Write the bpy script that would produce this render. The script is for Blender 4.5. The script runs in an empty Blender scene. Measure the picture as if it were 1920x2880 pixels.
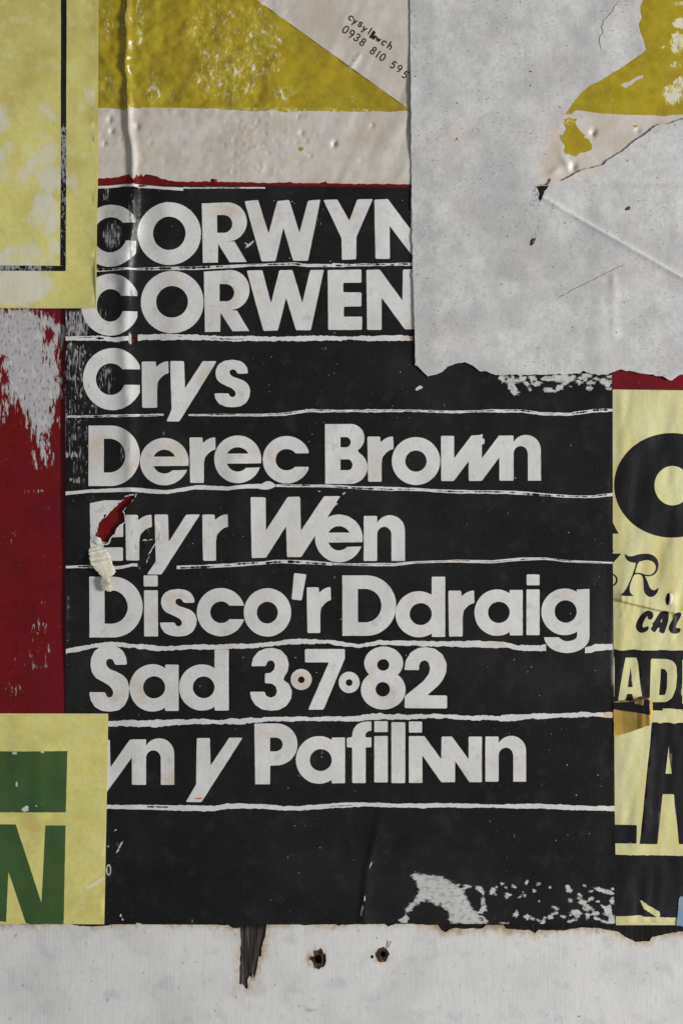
import bpy, math, random
import numpy as np
from mathutils import Vector
from mathutils.geometry import delaunay_2d_cdt

random.seed(7)
RNG = np.random.RandomState(11)
S = 0.00025          # metres per sheet unit (a quarter of a millimetre)
ZC = 1.30            # height of the middle of the view above the ground
SC = bpy.context.scene
COL = SC.collection

# ------------------------------------------------------------------ camera
cam_d = bpy.data.cameras.new("camera")
cam = bpy.data.objects.new("camera", cam_d)
COL.objects.link(cam)
DIST = 1.25
cam.location = (0, -DIST, ZC)
cam.rotation_euler = (math.radians(90), 0, 0)
cam_d.sensor_fit = 'VERTICAL'
cam_d.sensor_height = 36.0
cam_d.lens = 36.0 * (DIST - 0.0012) / (2880 * S)
cam_d.clip_start = 0.02
cam_d.clip_end = 50
SC.camera = cam

# ------------------------------------------------------------------ light: soft daylight from one side
world = bpy.data.worlds.new("World")
SC.world = world
world.use_nodes = True
bg = world.node_tree.nodes["Background"]
bg.inputs[0].default_value = (0.93, 0.96, 1.0, 1)
bg.inputs[1].default_value = 0.155


def lamp(name, loc, target, size, size_y, energy, color):
    d = bpy.data.lights.new(name, 'AREA')
    d.shape = 'RECTANGLE'
    d.size, d.size_y = size, size_y
    d.energy = energy
    d.color = color
    o = bpy.data.objects.new(name, d)
    COL.objects.link(o)
    o.location = loc
    o.rotation_euler = (Vector(target) - Vector(loc)).to_track_quat('-Z', 'Y').to_euler()
    return o


lamp("window_light", (2.62, -1.55, ZC - 0.05), (0, 0, ZC - 0.05), 0.55, 0.8, 79, (1.0, 0.975, 0.94))

SC.view_settings.view_transform = 'Standard'
SC.view_settings.look = 'None'
SC.view_settings.exposure = 0.17
SC.view_settings.gamma = 1.0
SC.view_settings.use_curve_mapping = False


# ------------------------------------------------------------------ noise and relief
_LAT = RNG.rand(256, 256)


def vnoise(x, y):
    xi = np.floor(x).astype(int); yi = np.floor(y).astype(int)
    fx = x - xi; fy = y - yi
    fx = fx * fx * (3 - 2 * fx); fy = fy * fy * (3 - 2 * fy)
    g = lambda a, b: _LAT[a & 255, b & 255]
    return (g(xi, yi) * (1 - fx) + g(xi + 1, yi) * fx) * (1 - fy) + (g(xi, yi + 1) * (1 - fx) + g(xi + 1, yi + 1) * fx) * fy


def fbm(x, y, sc, oct=3, off=0.0):
    x = np.asarray(x, float) / sc + off; y = np.asarray(y, float) / sc + off * 1.7
    a, t, n = 1.0, 0.0, 0.0
    for _ in range(oct):
        t = t + a * (vnoise(x, y) - 0.5); n += a
        a *= 0.5; x = x * 2.03 + 17.3; y = y * 2.03 + 9.1
    return t / n * 2


def gauss(x, y, cx, cy, sx, sy=None, ang=0.0):
    sy = sy or sx
    c, s = math.cos(math.radians(ang)), math.sin(math.radians(ang))
    u = (x - cx) * c + (y - cy) * s; v = -(x - cx) * s + (y - cy) * c
    return np.exp(-(u / sx) ** 2 - (v / sy) ** 2)


def seg_dist(x, y, pts):
    d = np.full(np.shape(x), 1e9)
    for (x0, y0), (x1, y1) in zip(pts[:-1], pts[1:]):
        dx, dy = x1 - x0, y1 - y0
        t = np.clip(((x - x0) * dx + (y - y0) * dy) / (dx * dx + dy * dy + 1e-9), 0, 1)
        d = np.minimum(d, np.hypot(x - x0 - t * dx, y - y0 - t * dy))
    return d


def sway(x, y):
    return fbm(np.asarray(x, float), np.asarray(y, float), 330, 2, 5.0) * 4.0


def relief(x, y):
    """the lumps of the wall that every sheet pasted on it follows"""
    x = np.asarray(x, float); y = np.asarray(y, float)
    cx = np.interp(y, [-50, 200, 300, 370, 430, 520, 620, 760, 1000, 1200, 1500], [355, 357, 359, 366, 373, 376, 370, 356, 352, 366, 368])
    cx = cx + fbm(y, y * 0, 60, 2, 3.0) * 6 * np.clip((1200 - y) / 600, 0, 1)
    amp = np.interp(y, [-50, 100, 300, 500, 560, 700, 900, 1250, 1400, 1600], [11, 12, 12, 12, 22, 21, 9, 8, 4, 0])
    sl = np.interp(y, [0, 300, 500, 580, 720, 800, 1400], [8.5, 8.5, 12, 64, 62, 21, 20])
    sr = np.interp(y, [0, 500, 620, 1400], [11, 10, 18, 22])
    d = x - cx
    h = amp * np.exp(-np.abs(np.where(d < 0, d / sl, d / sr)) ** 1.75)
    return h + sway(x, y)


def cream_relief(x, y):
    x = np.asarray(x, float); y = np.asarray(y, float)
    h = relief(x, y)
    m = np.clip((860 - x) / 120, 0, 1) * np.clip((540 - y) / 60, 0, 1)
    top = np.clip((330 - y) / 30, 0, 1)
    h = h + m * (fbm(x, y, 52, 3, 1.0) * (2.4 + 5.5 * top) + fbm(x, y, 19, 2, 2.0) * (0.6 + 0.9 * top))
    # long soft wrinkles beside the torn grey sheet
    w = np.clip((x - 860) / 80, 0, 1) * np.clip((1200 - x) / 60, 0, 1) * np.clip((560 - y) / 60, 0, 1)
    h = h + w * fbm(x * 1.0 + y * 0.45, y * 0.25, 40, 2, 8.0) * 2.4
    for cx, cy, r, a in DENTS:
        h = h - 1.25 * a * gauss(x, y, cx, cy, r * 0.8, r * 1.15, 15)
    h = h + 4 * np.exp(-(seg_dist(x, y, [(1010, 155), (985, 190)]) / 4.5) ** 2)
    h = h + 5 * gauss(x, y, 1590, 455, 26, 10, 60) + 4 * gauss(x, y, 1560, 480, 20, 9, -30)
    return h


DENTS = [(308, 335, 8, 5), (314, 368, 7, 7), (294, 403, 6, 5), (386, 355, 8, 5), (940, 404, 8, 8), (848, 371, 6, 4), (1046, 352, 6, 4), (838, 328, 5, 3), (1015, 449, 4, 2.5),
         (872, 437, 5, 3), (757, 430, 5, 3), (888, 380, 4, 2), (1668, 372, 9, 8), (1793, 366, 7, 5), (1612, 470, 10, 7)]
for _ in range(95):
    DENTS.append((random.uniform(640, 870), random.uniform(318, 490), random.uniform(3, 6), random.uniform(-2.2, 2.2)))
for _ in range(26):
    DENTS.append((random.uniform(285, 640), random.uniform(318, 480), random.uniform(3, 6), random.uniform(-1.5, 1.8)))


# ------------------------------------------------------------------ outlines
def rect(x0, y0, x1, y1):
    return [(x0, y0), (x1, y0), (x1, y1), (x0, y1)]


def ell(cx, cy, rx, ry=None, n=44, a0=0, a1=360):
    ry = ry or rx
    k = n if a1 - a0 == 360 else n + 1
    return [(cx + rx * math.cos(math.radians(a0 + (a1 - a0) * i / n)), cy + ry * math.sin(math.radians(a0 + (a1 - a0) * i / n))) for i in range(k)]


def ebox(x0, y0, x1, y1, n=44):
    return ell((x0 + x1) / 2, (y0 + y1) / 2, (x1 - x0) / 2, (y1 - y0) / 2, n)


def soft(poly, r=3.0):
    """cut every corner a little, as inked or cut corners are"""
    out = []
    n = len(poly)
    for i in range(n):
        p0, p, p1 = poly[i - 1], poly[i], poly[(i + 1) % n]
        for q in (p0, p1):
            dx, dy = q[0] - p[0], q[1] - p[1]
            L = math.hypot(dx, dy) or 1
            t = min(r, L * 0.25) / L
            out.append((p[0] + dx * t, p[1] + dy * t))
    return out


def smooth(poly, it=2):
    for _ in range(it):
        q = []
        for i in range(len(poly)):
            a, b = poly[i], poly[(i + 1) % len(poly)]
            q += [(a[0] * .75 + b[0] * .25, a[1] * .75 + b[1] * .25), (a[0] * .25 + b[0] * .75, a[1] * .25 + b[1] * .75)]
        poly = q
    return poly


def dens(poly, step, closed=True):
    out = []
    n = len(poly)
    for i in range(n if closed else n - 1):
        a, b = poly[i], poly[(i + 1) % n]
        k = max(1, int(math.hypot(b[0] - a[0], b[1] - a[1]) / step))
        for j in range(k):
            out.append((a[0] + (b[0] - a[0]) * j / k, a[1] + (b[1] - a[1]) * j / k))
    if not closed:
        out.append(poly[-1])
    return out


_J = [0]


def rough(poly, amp, step=5, sc=7.0, closed=True):
    """a torn or hand-cut outline: fine steps pushed about by noise"""
    p = np.array(dens(poly, step, closed))
    _J[0] += 1
    o = _J[0] * 3.77
    nx = fbm(p[:, 0], p[:, 1], sc, 3, o); ny = fbm(p[:, 0], p[:, 1], sc, 3, o + 50)
    p[:, 0] += nx * amp; p[:, 1] += ny * amp
    return [tuple(v) for v in p]


def blob(cx, cy, rx, ry, ang=0, amp=0.35, n=14):
    c, s = math.cos(math.radians(ang)), math.sin(math.radians(ang))
    out = []
    for i in range(n):
        t = 2 * math.pi * i / n
        k = 1 + random.uniform(-amp, amp)
        u, v = rx * k * math.cos(t), ry * k * math.sin(t)
        out.append((cx + u * c - v * s, cy + u * s + v * c))
    return out


def pip(P, poly):
    poly = np.asarray(poly, float)
    res = np.zeros(len(P), bool)
    lo, hi = poly.min(0), poly.max(0)
    sel = np.where((P[:, 0] >= lo[0]) & (P[:, 0] <= hi[0]) & (P[:, 1] >= lo[1]) & (P[:, 1] <= hi[1]))[0]
    if not len(sel):
        return res
    x, y = P[sel, 0], P[sel, 1]
    ins = np.zeros(len(sel), bool)
    for (x0, y0), (x1, y1) in zip(poly, np.roll(poly, -1, 0)):
        if y0 == y1:
            continue
        c = ((y0 > y) != (y1 > y)) & (x < (x1 - x0) * (y - y0) / (y1 - y0) + x0)
        ins ^= c
    res[sel] = ins
    return res


def classify(P, ops):
    r = np.zeros(len(P), bool)
    for o, poly in ops:
        i = pip(P, poly)
        r[i] = (o == '+')
    return r


def sdist(x, y, poly):
    P = np.stack([x, y], 1)
    d = seg_dist(x, y, list(poly) + [poly[0]])
    return np.where(pip(P, poly), d, -d)


def region(ops, s=None, fine=None):
    V, E = [], []
    for _, poly in ops:
        b = len(V); n = len(poly)
        V += [Vector((p[0], p[1])) for p in poly]
        E += [(b + i, b + (i + 1) % n) for i in range(n)]
    if s:
        A = np.array([v[:] for v in V])
        lo, hi = A.min(0), A.max(0)
        gx, gy = np.meshgrid(np.arange(lo[0] + s * .5, hi[0], s), np.arange(lo[1] + s * .5, hi[1], s))
        G = np.stack([gx.ravel(), gy.ravel()], 1)
        for (x0, y0, x1, y1, fs) in (fine or []):
            k = (G[:, 0] > x0) & (G[:, 0] < x1) & (G[:, 1] > y0) & (G[:, 1] < y1)
            G = G[~k]
            fx, fy = np.meshgrid(np.arange(x0, x1, fs), np.arange(y0, y1, fs))
            G = np.concatenate([G, np.stack([fx.ravel(), fy.ravel()], 1)])
        G = G[classify(G, ops)]
        G = G + RNG.uniform(-.2, .2, G.shape) * s * 0.3
        V += [Vector((p[0], p[1])) for p in G]
    vs, es, fs = delaunay_2d_cdt(V, E, [], 0, 1e-3)[:3]
    P = np.array([v[:] for v in vs]); T = np.array(fs)
    T = T[classify(P[T].mean(1), ops)]
    used = np.unique(T)
    m = np.full(len(P), -1); m[used] = np.arange(len(used))
    return P[used], m[T][:, ::-1]


# ------------------------------------------------------------------ objects
def W(x, y, h=0):
    return ((x - 960) * S, -h * S, (1440 - y) * S + ZC)


def wloc(o):
    return Vector(o["_w"]) if o is not None else Vector((0, 0, 0))


def tag(o, label=None, cat=None, group=None, kind=None):
    for k, v in (("label", label), ("category", cat), ("group", group), ("kind", kind)):
        if v:
            o[k] = v
    return o


def link(o, loc, parent):
    COL.objects.link(o)
    if parent is not None:
        o.parent = parent
        o.location = Vector(loc) - wloc(parent)
    else:
        o.location = loc
    o["_w"] = tuple(loc)
    return o


def empty(name, x, y, h=0, parent=None):
    return link(bpy.data.objects.new(name, None), W(x, y, h), parent)


def build(name, ops, zf, mat, parent=None, s=None, thick=0.0, attrs=None, fine=None):
    P, T = region(ops, s, fine)
    return solid(name, P, T, zf(P[:, 0], P[:, 1]), mat, parent, thick, attrs)


def solid(name, P, T, H, mat, parent=None, thick=0.0, attrs=None, smooth_=True):
    n0 = len(P)
    faces = [tuple(map(int, t)) for t in T]
    XY, HH = P, np.asarray(H, float) * np.ones(n0)
    if thick:
        e = np.concatenate([T[:, [0, 1]], T[:, [1, 2]], T[:, [2, 0]]])
        key = {}
        for a, b in e.tolist():
            key[(a, b)] = 1
        bd = [(a, b) for a, b in key if (b, a) not in key]
        ids = sorted({a for a, b in bd} | {b for a, b in bd})
        mp = {v: i for i, v in enumerate(ids)}
        k = len(ids)
        XY = np.concatenate([P, P[ids], P[ids]])
        HH = np.concatenate([HH, HH[ids], HH[ids] - thick])
        for a, b in bd:
            A, B = n0 + mp[a], n0 + mp[b]
            faces.append((B, A, A + k, B + k))
    X = (XY[:, 0] - 960) * S; Y = -HH * S; Z = (1440 - XY[:, 1]) * S + ZC
    c = Vector((X.mean(), float(Y.max()), Z.min()))
    me = bpy.data.meshes.new(name)
    me.from_pydata(np.stack([X - c.x, Y - c.y, Z - c.z], 1).tolist(), [], faces)
    uv = me.uv_layers.new(name="sheet")
    li = np.empty(len(me.loops), np.int32); me.loops.foreach_get("vertex_index", li)
    uv.data.foreach_set("uv", (XY[li] / 1000.0).astype(np.float32).ravel())
    for an, f in (attrs or {}).items():
        a = me.attributes.new(an, 'FLOAT', 'POINT')
        a.data.foreach_set("value", np.asarray(f(XY[:, 0], XY[:, 1]), np.float32) * np.ones(len(XY), np.float32))
    me.polygons.foreach_set("use_smooth", [smooth_] * len(me.polygons))
    me.materials.append(mat)
    me.update()
    return link(bpy.data.objects.new(name, me), c, parent)


# ------------------------------------------------------------------ materials
def lin(c):
    c /= 255.0
    return c / 12.92 if c <= 0.04045 else ((c + 0.055) / 1.055) ** 2.4


LEVEL = 0.74


def C(r, g, b):
    return tuple(min(0.86, lin(v) / LEVEL) for v in (r, g, b)) + (1,)


class M:
    def __init__(self, name, base, rough_=0.6, spec=0.4):
        self.m = bpy.data.materials.new(name)
        self.m.use_nodes = True
        self.t = self.m.node_tree
        self.b = self.t.nodes["Principled BSDF"]
        self.col = self.rgb(base)
        self.b.inputs["Roughness"].default_value = rough_
        self.b.inputs["Specular IOR Level"].default_value = spec
        self.uv = self.t.nodes.new("ShaderNodeUVMap").outputs[0]
        self.h = None

    def N(self, kind, **kw):
        n = self.t.nodes.new(kind)
        for k, v in kw.items():
            setattr(n, k, v)
        return n

    def put(self, sock, v):
        if hasattr(v, "links"):
            self.t.links.new(v, sock)
        else:
            sock.default_value = v

    def rgb(self, c):
        n = self.N("ShaderNodeRGB"); n.outputs[0].default_value = c
        return n.outputs[0]

    def math(self, op, a, b=0.0, clamp=False):
        n = self.N("ShaderNodeMath", operation=op, use_clamp=clamp)
        self.put(n.inputs[0], a); self.put(n.inputs[1], b)
        return n.outputs[0]

    def noise(self, scale, detail=3.0, stretch=(1, 1), off=(0, 0), rough=0.55, rot=0.0):
        mp = self.N("ShaderNodeMapping")
        self.put(mp.inputs[0], self.uv)
        mp.inputs[1].default_value = (off[0], off[1], 0)
        mp.inputs[2].default_value = (0, 0, math.radians(rot))
        mp.inputs[3].default_value = (stretch[0], stretch[1], 1)
        n = self.N("ShaderNodeTexNoise")
        self.put(n.inputs["Vector"], mp.outputs[0])
        n.inputs["Scale"].default_value = scale
        n.inputs["Detail"].default_value = detail
        n.inputs["Roughness"].default_value = rough
        return n.outputs[0]

    def ramp(self, v, lo, hi):
        n = self.N("ShaderNodeMapRange", interpolation_type='SMOOTHSTEP')
        self.put(n.inputs[0], v)
        n.inputs[1].default_value = lo; n.inputs[2].default_value = hi
        return n.outputs[0]

    def attr(self, name):
        return self.N("ShaderNodeAttribute", attribute_name=name).outputs["Fac"]

    def mix(self, fac, color):
        n = self.N("ShaderNodeMix", data_type='RGBA')
        self.put(n.inputs["Factor"], fac)
        self.put(n.inputs["A"], self.col); self.put(n.inputs["B"], color)
        self.col = n.outputs["Result"]
        return self

    def tone(self, color, scale=4, amount=0.5, detail=4, stretch=(1, 1), off=(0, 0), lo=0.42, hi=0.68):
        return self.mix(self.math('MULTIPLY', self.ramp(self.noise(scale, detail, stretch, off), lo, hi), amount), color)

    def specks(self, color, scale=300, lo=0.72, hi=0.76, amount=0.8, stretch=(1, 1), off=(3, 1), mask=None):
        f = self.math('MULTIPLY', self.ramp(self.noise(scale, 1.5, stretch, off), lo, hi), amount)
        if mask is not None:
            f = self.math('MULTIPLY', f, mask)
        return self.mix(f, color)

    def wear(self, name, color, scale=150, stretch=(1, 0.2), gain=4.0, edge=0.12, amount=1.0, detail=5, off=(0, 0), rough=0.6, rot=0):
        n = self.noise(scale, detail, stretch, off, rough, rot)
        v = self.math('ADD', self.attr(name), self.math('MULTIPLY', self.math('SUBTRACT', n, 0.5), gain))
        f = self.math('MULTIPLY', self.ramp(v, -edge, edge), amount)
        self.last = f
        return self.mix(f, color)

    def relief(self, v, amount):
        v = self.math('MULTIPLY', v, amount)
        self.h = v if self.h is None else self.math('ADD', self.h, v)
        return self

    def done(self, strength=1.0, dist=0.0003):
        self.put(self.b.inputs["Base Color"], self.col)
        if self.h is not None:
            n = self.N("ShaderNodeBump")
            n.inputs["Strength"].default_value = strength
            n.inputs["Distance"].default_value = dist
            self.put(n.inputs["Height"], self.h)
            self.t.links.new(n.outputs[0], self.b.inputs["Normal"])
        return self.m


def fibre(m, a=0.5):
    m.relief(m.noise(420, 3), 0.16 * a).relief(m.noise(90, 3), 0.5 * a).relief(m.noise(22, 2), 1.6 * a)
    return m


m = M("cream_paper", C(198, 194, 188), 0.42, 0.5)
m.tone(C(176, 160, 138), 6, 0.55, off=(2, 3)).tone(C(172, 165, 158), 30, 0.35).tone(C(188, 160, 140), 14, 0.4, off=(7, 7), lo=0.55, hi=0.75).tone(C(180, 170, 150), 60, 0.35, stretch=(1, 0.35))
m.wear("stain", C(140, 112, 70), 40, (1, 1), 1.2, 0.5, 0.8)
m.specks(C(95, 80, 60), 190, 0.735, 0.77, 0.7)
CREAM = fibre(m).done()

m = M("olive_yellow_ink", C(164, 146, 26), 0.24, 0.6)
m.tone(C(134, 117, 24), 7, 0.6, off=(1, 1)).tone(C(172, 160, 62), 40, 0.35).tone(C(120, 104, 22), 25, 0.35, off=(4, 4))
m.wear("fleck", C(186, 174, 84), 95, (1, 0.45), 3.4, 0.4, 0.8, off=(5, 2), rot=14)
m.wear("fleck", C(204, 196, 128), 120, (1, 0.5), 3.0, 0.25, 0.8, off=(2, 2), rot=-12)
m.wear("fleck", C(206, 202, 184), 60, (1, 0.6), 3.0, 0.14, 0.95, off=(0, 9), detail=6, rot=18)
m.relief(m.last, -0.4)
m.specks(C(90, 76, 20), 160, 0.74, 0.78, 0.7)
OLIVE = fibre(m, 0.9).done()

m = M("red_ink", C(106, 16, 18), 0.36, 0.28)
m.tone(C(84, 12, 18), 8, 0.6).tone(C(120, 26, 24), 60, 0.3).tone(C(92, 20, 34), 3, 0.4, off=(3, 3))
m.wear("scrape", C(178, 176, 178), 105, (1, 0.22), 4.2, 0.13, 0.95, detail=8, rough=0.68)
f0 = m.last
m.specks(C(120, 112, 116), 150, 0.56, 0.66, 0.7, (1, 0.4), (7, 3), f0).specks(C(206, 204, 204), 60, 0.55, 0.68, 0.5, (1, 0.5), (2, 5), f0)
m.relief(f0, 0.8)
m.relief(m.last, -0.3)
m.specks(C(170, 150, 150), 150, 0.745, 0.78, 0.6)
RED = fibre(m, 0.7).done()

m = M("white_unprinted", C(209, 209, 208), 0.45, 0.35)
m.tone(C(190, 188, 184), 5, 0.5, off=(1, 5)).tone(C(190, 191, 192), 18, 0.4).tone(C(194, 178, 156), 9, 0.75, off=(9, 2), lo=0.56, hi=0.74).tone(C(168, 166, 160), 26, 0.5, off=(3, 3), lo=0.58, hi=0.72)
m.wear("ink", C(70, 69, 68), 150, (1, 0.18), 3.4, 0.3, 0.8, detail=6)
m.specks(C(60, 56, 52), 170, 0.73, 0.755, 0.8).tone(C(192, 190, 184), 130, 0.35)
WHITE = fibre(m, 0.8).done()

m = M("black_ink_paper", C(20, 20, 21), 0.36, 0.32)
m.tone(C(35, 35, 36), 3, 0.8).tone(C(14, 14, 15), 7, 0.6, off=(4, 1)).tone(C(46, 45, 45), 18, 0.4, off=(7, 1), lo=0.52, hi=0.72).tone(C(46, 45, 45), 160, 0.18)
m.wear("scuff", C(126, 126, 126), 130, (0.4, 1), 3.6, 0.16, 1.0, detail=8, rough=0.72, rot=-10)
m.wear("scuff", C(190, 190, 188), 120, (0.45, 1), 3.2, 0.22, 0.92, detail=8, rough=0.7, off=(3, 1), rot=-10)
sc = m.last
m.specks(C(140, 140, 140), 90, 0.5, 0.66, 0.7, (0.8, 1), (2, 9), sc)
m.wear("wear", C(126, 126, 128), 165, (1, 0.14), 3.4, 0.25, 0.9)
m.wear("wear", C(172, 171, 170), 190, (1, 0.22), 3.4, 0.1, 0.8, off=(3, 8))
m.specks(C(190, 190, 188), 150, 0.735, 0.765, 0.8, off=(8, 8), mask=m.ramp(m.noise(3, 2, off=(6, 2)), 0.5, 0.62)).specks(C(140, 140, 140), 60, 0.76, 0.80, 0.5, (1, 0.5), (2, 6))
BLACK = fibre(m, 0.8).done()

m = M("grey_paper_back", C(198, 198, 198), 0.75, 0.2)
m.tone(C(160, 160, 161), 3, 0.55, off=(9, 4)).tone(C(172, 172, 173), 5, 0.8).tone(C(206, 206, 205), 9, 0.55, off=(5, 5)).tone(C(196, 182, 172), 6, 0.55, off=(2, 8), lo=0.54, hi=0.74).tone(C(170, 170, 171), 22, 0.5, off=(1, 2)).tone(C(174, 174, 174), 70, 0.4)
m.wear("pink", C(196, 182, 172), 30, (1, 1), 1.5, 0.6, 0.7)
m.wear("smudge", C(158, 158, 159), 16, (1, 1), 1.6, 1.0, 0.75, detail=5)
m.wear("crease", C(220, 220, 219), 60, (1, 1), 1.0, 0.6, 0.85)
m.wear("soot", C(66, 66, 68), 120, (1, 0.8), 3.0, 0.5, 0.8)
m.specks(C(104, 104, 106), 110, 0.62, 0.72, 0.7, (0.7, 1.7), (1, 4), m.ramp(m.noise(9, 3, off=(4, 7)), 0.42, 0.62)).specks(C(90, 90, 92), 120, 0.66, 0.74, 0.6, (0.8, 1.6), (1, 4), m.ramp(m.noise(5, 3, off=(8, 2)), 0.4, 0.62)).specks(C(50, 46, 44), 62, 0.735, 0.76, 0.85, (1, 1.3), (6, 3)).specks(C(120, 120, 122), 210, 0.66, 0.72, 0.5, (0.6, 1.5), (9, 4))
m.specks(C(112, 84, 70), 80, 0.70, 0.76, 0.5, (0.7, 1.4), (3, 9))
GREY = fibre(m, 1.0).done()

m = M("yellow_poster_paper", C(212, 203, 124), 0.65, 0.3)
m.wear("toning_falloff", C(178, 167, 94), 6, (1, 1), 1.2, 0.8, 0.8)  # paper yellowing; on the upper sheet it also carries painted light falloff
m.tone(C(196, 188, 108), 5, 0.6).tone(C(206, 206, 136), 16, 0.5, off=(3, 1)).tone(C(178, 164, 90), 8, 0.6, off=(6, 6), lo=0.48, hi=0.7).tone(C(208, 204, 150), 24, 0.5, off=(1, 6), lo=0.52, hi=0.7).tone(C(188, 176, 100), 60, 0.3).tone(C(196, 176, 104), 12, 0.4, off=(8, 3), lo=0.55, hi=0.72)
m.wear("scuff", C(208, 206, 190), 10, (1.0, 0.7), 3.4, 0.3, 0.85, detail=8, off=(4, 4))
m.specks(C(120, 104, 50), 130, 0.74, 0.77, 0.6)
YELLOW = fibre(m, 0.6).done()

m = M("pale_yellow_paper", C(202, 200, 150), 0.5, 0.3)
m.tone(C(196, 184, 118), 9, 0.65, stretch=(1, 0.3)).tone(C(204, 206, 164), 16, 0.6, off=(3, 1), stretch=(1, 0.4)).tone(C(198, 176, 118), 22, 0.4, off=(8, 3), lo=0.55, hi=0.72, stretch=(1, 0.4)).tone(C(190, 182, 120), 90, 0.3)
m.specks(C(120, 104, 50), 130, 0.74, 0.77, 0.6)
PALEYELLOW = fibre(m, 0.8).done()

m = M("black_print", C(25, 25, 27), 0.45, 0.25)
m.tone(C(42, 42, 46), 12, 0.6, stretch=(1, 0.4)).tone(C(25, 25, 27), 40, 0.4)
m.wear("wear", C(150, 152, 160), 170, (1, 0.35), 3.2, 0.15, 0.9)
m.specks(C(120, 120, 124), 150, 0.755, 0.78, 0.5)
PRINT = fibre(m, 0.7).done()

m = M("green_print", C(62, 90, 48), 0.55, 0.25)
m.tone(C(44, 76, 42), 6, 0.6).tone(C(66, 92, 52), 30, 0.4).tone(C(62, 78, 48), 120, 0.35)
m.specks(C(170, 175, 170), 70, 0.765, 0.785, 0.8)
GREEN = fibre(m, 0.6).done()

m = M("scraped_paper", C(190, 190, 188), 0.8, 0.2)
m.tone(C(160, 160, 160), 40, 0.6).tone(C(206, 205, 200), 20, 0.5, off=(2, 2)).specks(C(90, 90, 90), 160, 0.66, 0.72, 0.7)
SCRAPED = fibre(m, 1.2).done()

m = M("torn_fibre", C(222, 220, 214), 0.85, 0.15)
m.tone(C(196, 190, 178), 30, 0.6)
FIBRE = fibre(m, 1.5).done()

m = M("curled_paper", C(214, 206, 190), 0.8, 0.2)
m.tone(C(206, 196, 176), 26, 0.45).wear("brown", C(168, 138, 78), 40, (1, 1), 1.6, 0.6, 0.65)
m.relief(m.noise(120, 4, (0.5, 1), rot=20), 1.6)
CURL = fibre(m, 2.0).done()

m = M("painted_timber", C(216, 216, 216), 0.5, 0.4)
m.tone(C(188, 188, 188), 5, 0.6).tone(C(200, 200, 200), 70, 0.3, stretch=(1, 0.06)).tone(C(188, 189, 190), 170, 0.22, stretch=(1, 0.08), off=(3, 2)).tone(C(176, 177, 179), 12, 0.6, off=(6, 6), lo=0.52, hi=0.72).tone(C(170, 171, 173), 40, 0.4, off=(2, 6), lo=0.58, hi=0.74)
m.wear("stain", C(200, 178, 132), 30, (1, 0.6), 2.0, 1.0, 0.85)
m.wear("stain", C(96, 64, 42), 70, (1, 0.6), 2.4, 0.6, 0.55, off=(5, 5))
m.wear("smudge", C(112, 114, 118), 90, (1, 0.6), 3.0, 0.5, 0.75, off=(5, 5))
m.specks(C(95, 95, 98), 75, 0.72, 0.76, 0.75, (1.2, 0.8), (5, 2)).specks(C(130, 132, 136), 46, 0.70, 0.78, 0.5, (1.2, 0.7), (1, 7))
m.relief(m.noise(170, 3, (1, 0.05)), 0.35)
PAINT = fibre(m, 0.6).done()

m = M("bare_dark_timber", C(44, 40, 38), 0.85, 0.2)
m.tone(C(108, 104, 100), 120, 0.75, stretch=(1, 0.05)).tone(C(22, 18, 17), 210, 0.85, stretch=(1, 0.04), off=(2, 2)).tone(C(74, 42, 26), 20, 0.4, off=(3, 3), lo=0.54, hi=0.72)
m.wear("soot", C(20, 17, 16), 60, (1, 0.5), 1.6, 0.6, 0.9)
m.relief(m.noise(190, 3, (1, 0.03)), 2.0)
TIMBER = m.done()

m = M("rusty_hole", C(70, 44, 28), 0.9, 0.2)
m.tone(C(30, 20, 16), 60, 0.9).tone(C(140, 100, 66), 90, 0.6, off=(2, 2))
RUST = fibre(m, 3).done()

m = M("dark_crack", C(64, 54, 46), 0.9, 0.1)
m.tone(C(104, 84, 66), 60, 0.7)
CRACK = m.done()

m = M("amber_tape", C(176, 150, 70), 0.25, 0.6)
m.tone(C(150, 122, 46), 24, 0.7, stretch=(1, 0.4)).tone(C(186, 166, 96), 14, 0.5, off=(3, 3), stretch=(1, 0.3))
AMBER = fibre(m, 1.0).done()
m = M("taped_black_print", C(20, 19, 19), 0.25, 0.6)
m.tone(C(32, 30, 30), 24, 0.6)
TAPEBLACK = fibre(m, 1.0).done()
m = M("red_brown_fibre", C(104, 50, 44), 0.8, 0.2)
m.tone(C(160, 130, 110), 60, 0.7)
REDFIBRE = m.done()
m = M("blue_scrap", C(112, 136, 158), 0.6, 0.3)
m.tone(C(140, 160, 176), 30, 0.6)
BLUE = m.done()
m = M("pen_ink", C(30, 29, 28), 0.6, 0.3)
m.tone(C(48, 46, 44), 120, 0.4)
PEN = m.done()
m = M("pale_smear", C(212, 208, 176), 0.7, 0.2)
SMEAR = m.done()
m = M("orange_mark", C(196, 104, 74), 0.7, 0.2)
m.tone(C(206, 180, 160), 120, 0.6)
ORANGE = m.done()
m = M("tan_residue", C(200, 176, 144), 0.5, 0.3)
TAN = m.done()
m = M("plaster_panel", C(150, 140, 126), 0.9, 0.2)
m.tone(C(120, 108, 92), 8, 0.6)
PANEL = m.done()


def density(*spots, base=-1.0):
    """wear density from soft ellipses (cx, cy, rx, ry, amount)"""
    def f(x, y):
        v = np.zeros(np.shape(x))
        for cx, cy, rx, ry, a in spots:
            r = np.sqrt(((x - cx) / rx) ** 2 + ((y - cy) / ry) ** 2)
            v = np.maximum(v, a * np.clip((1.25 - r) / 0.5, 0, 1))
        return base + v
    return f


NONE = density()

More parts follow.
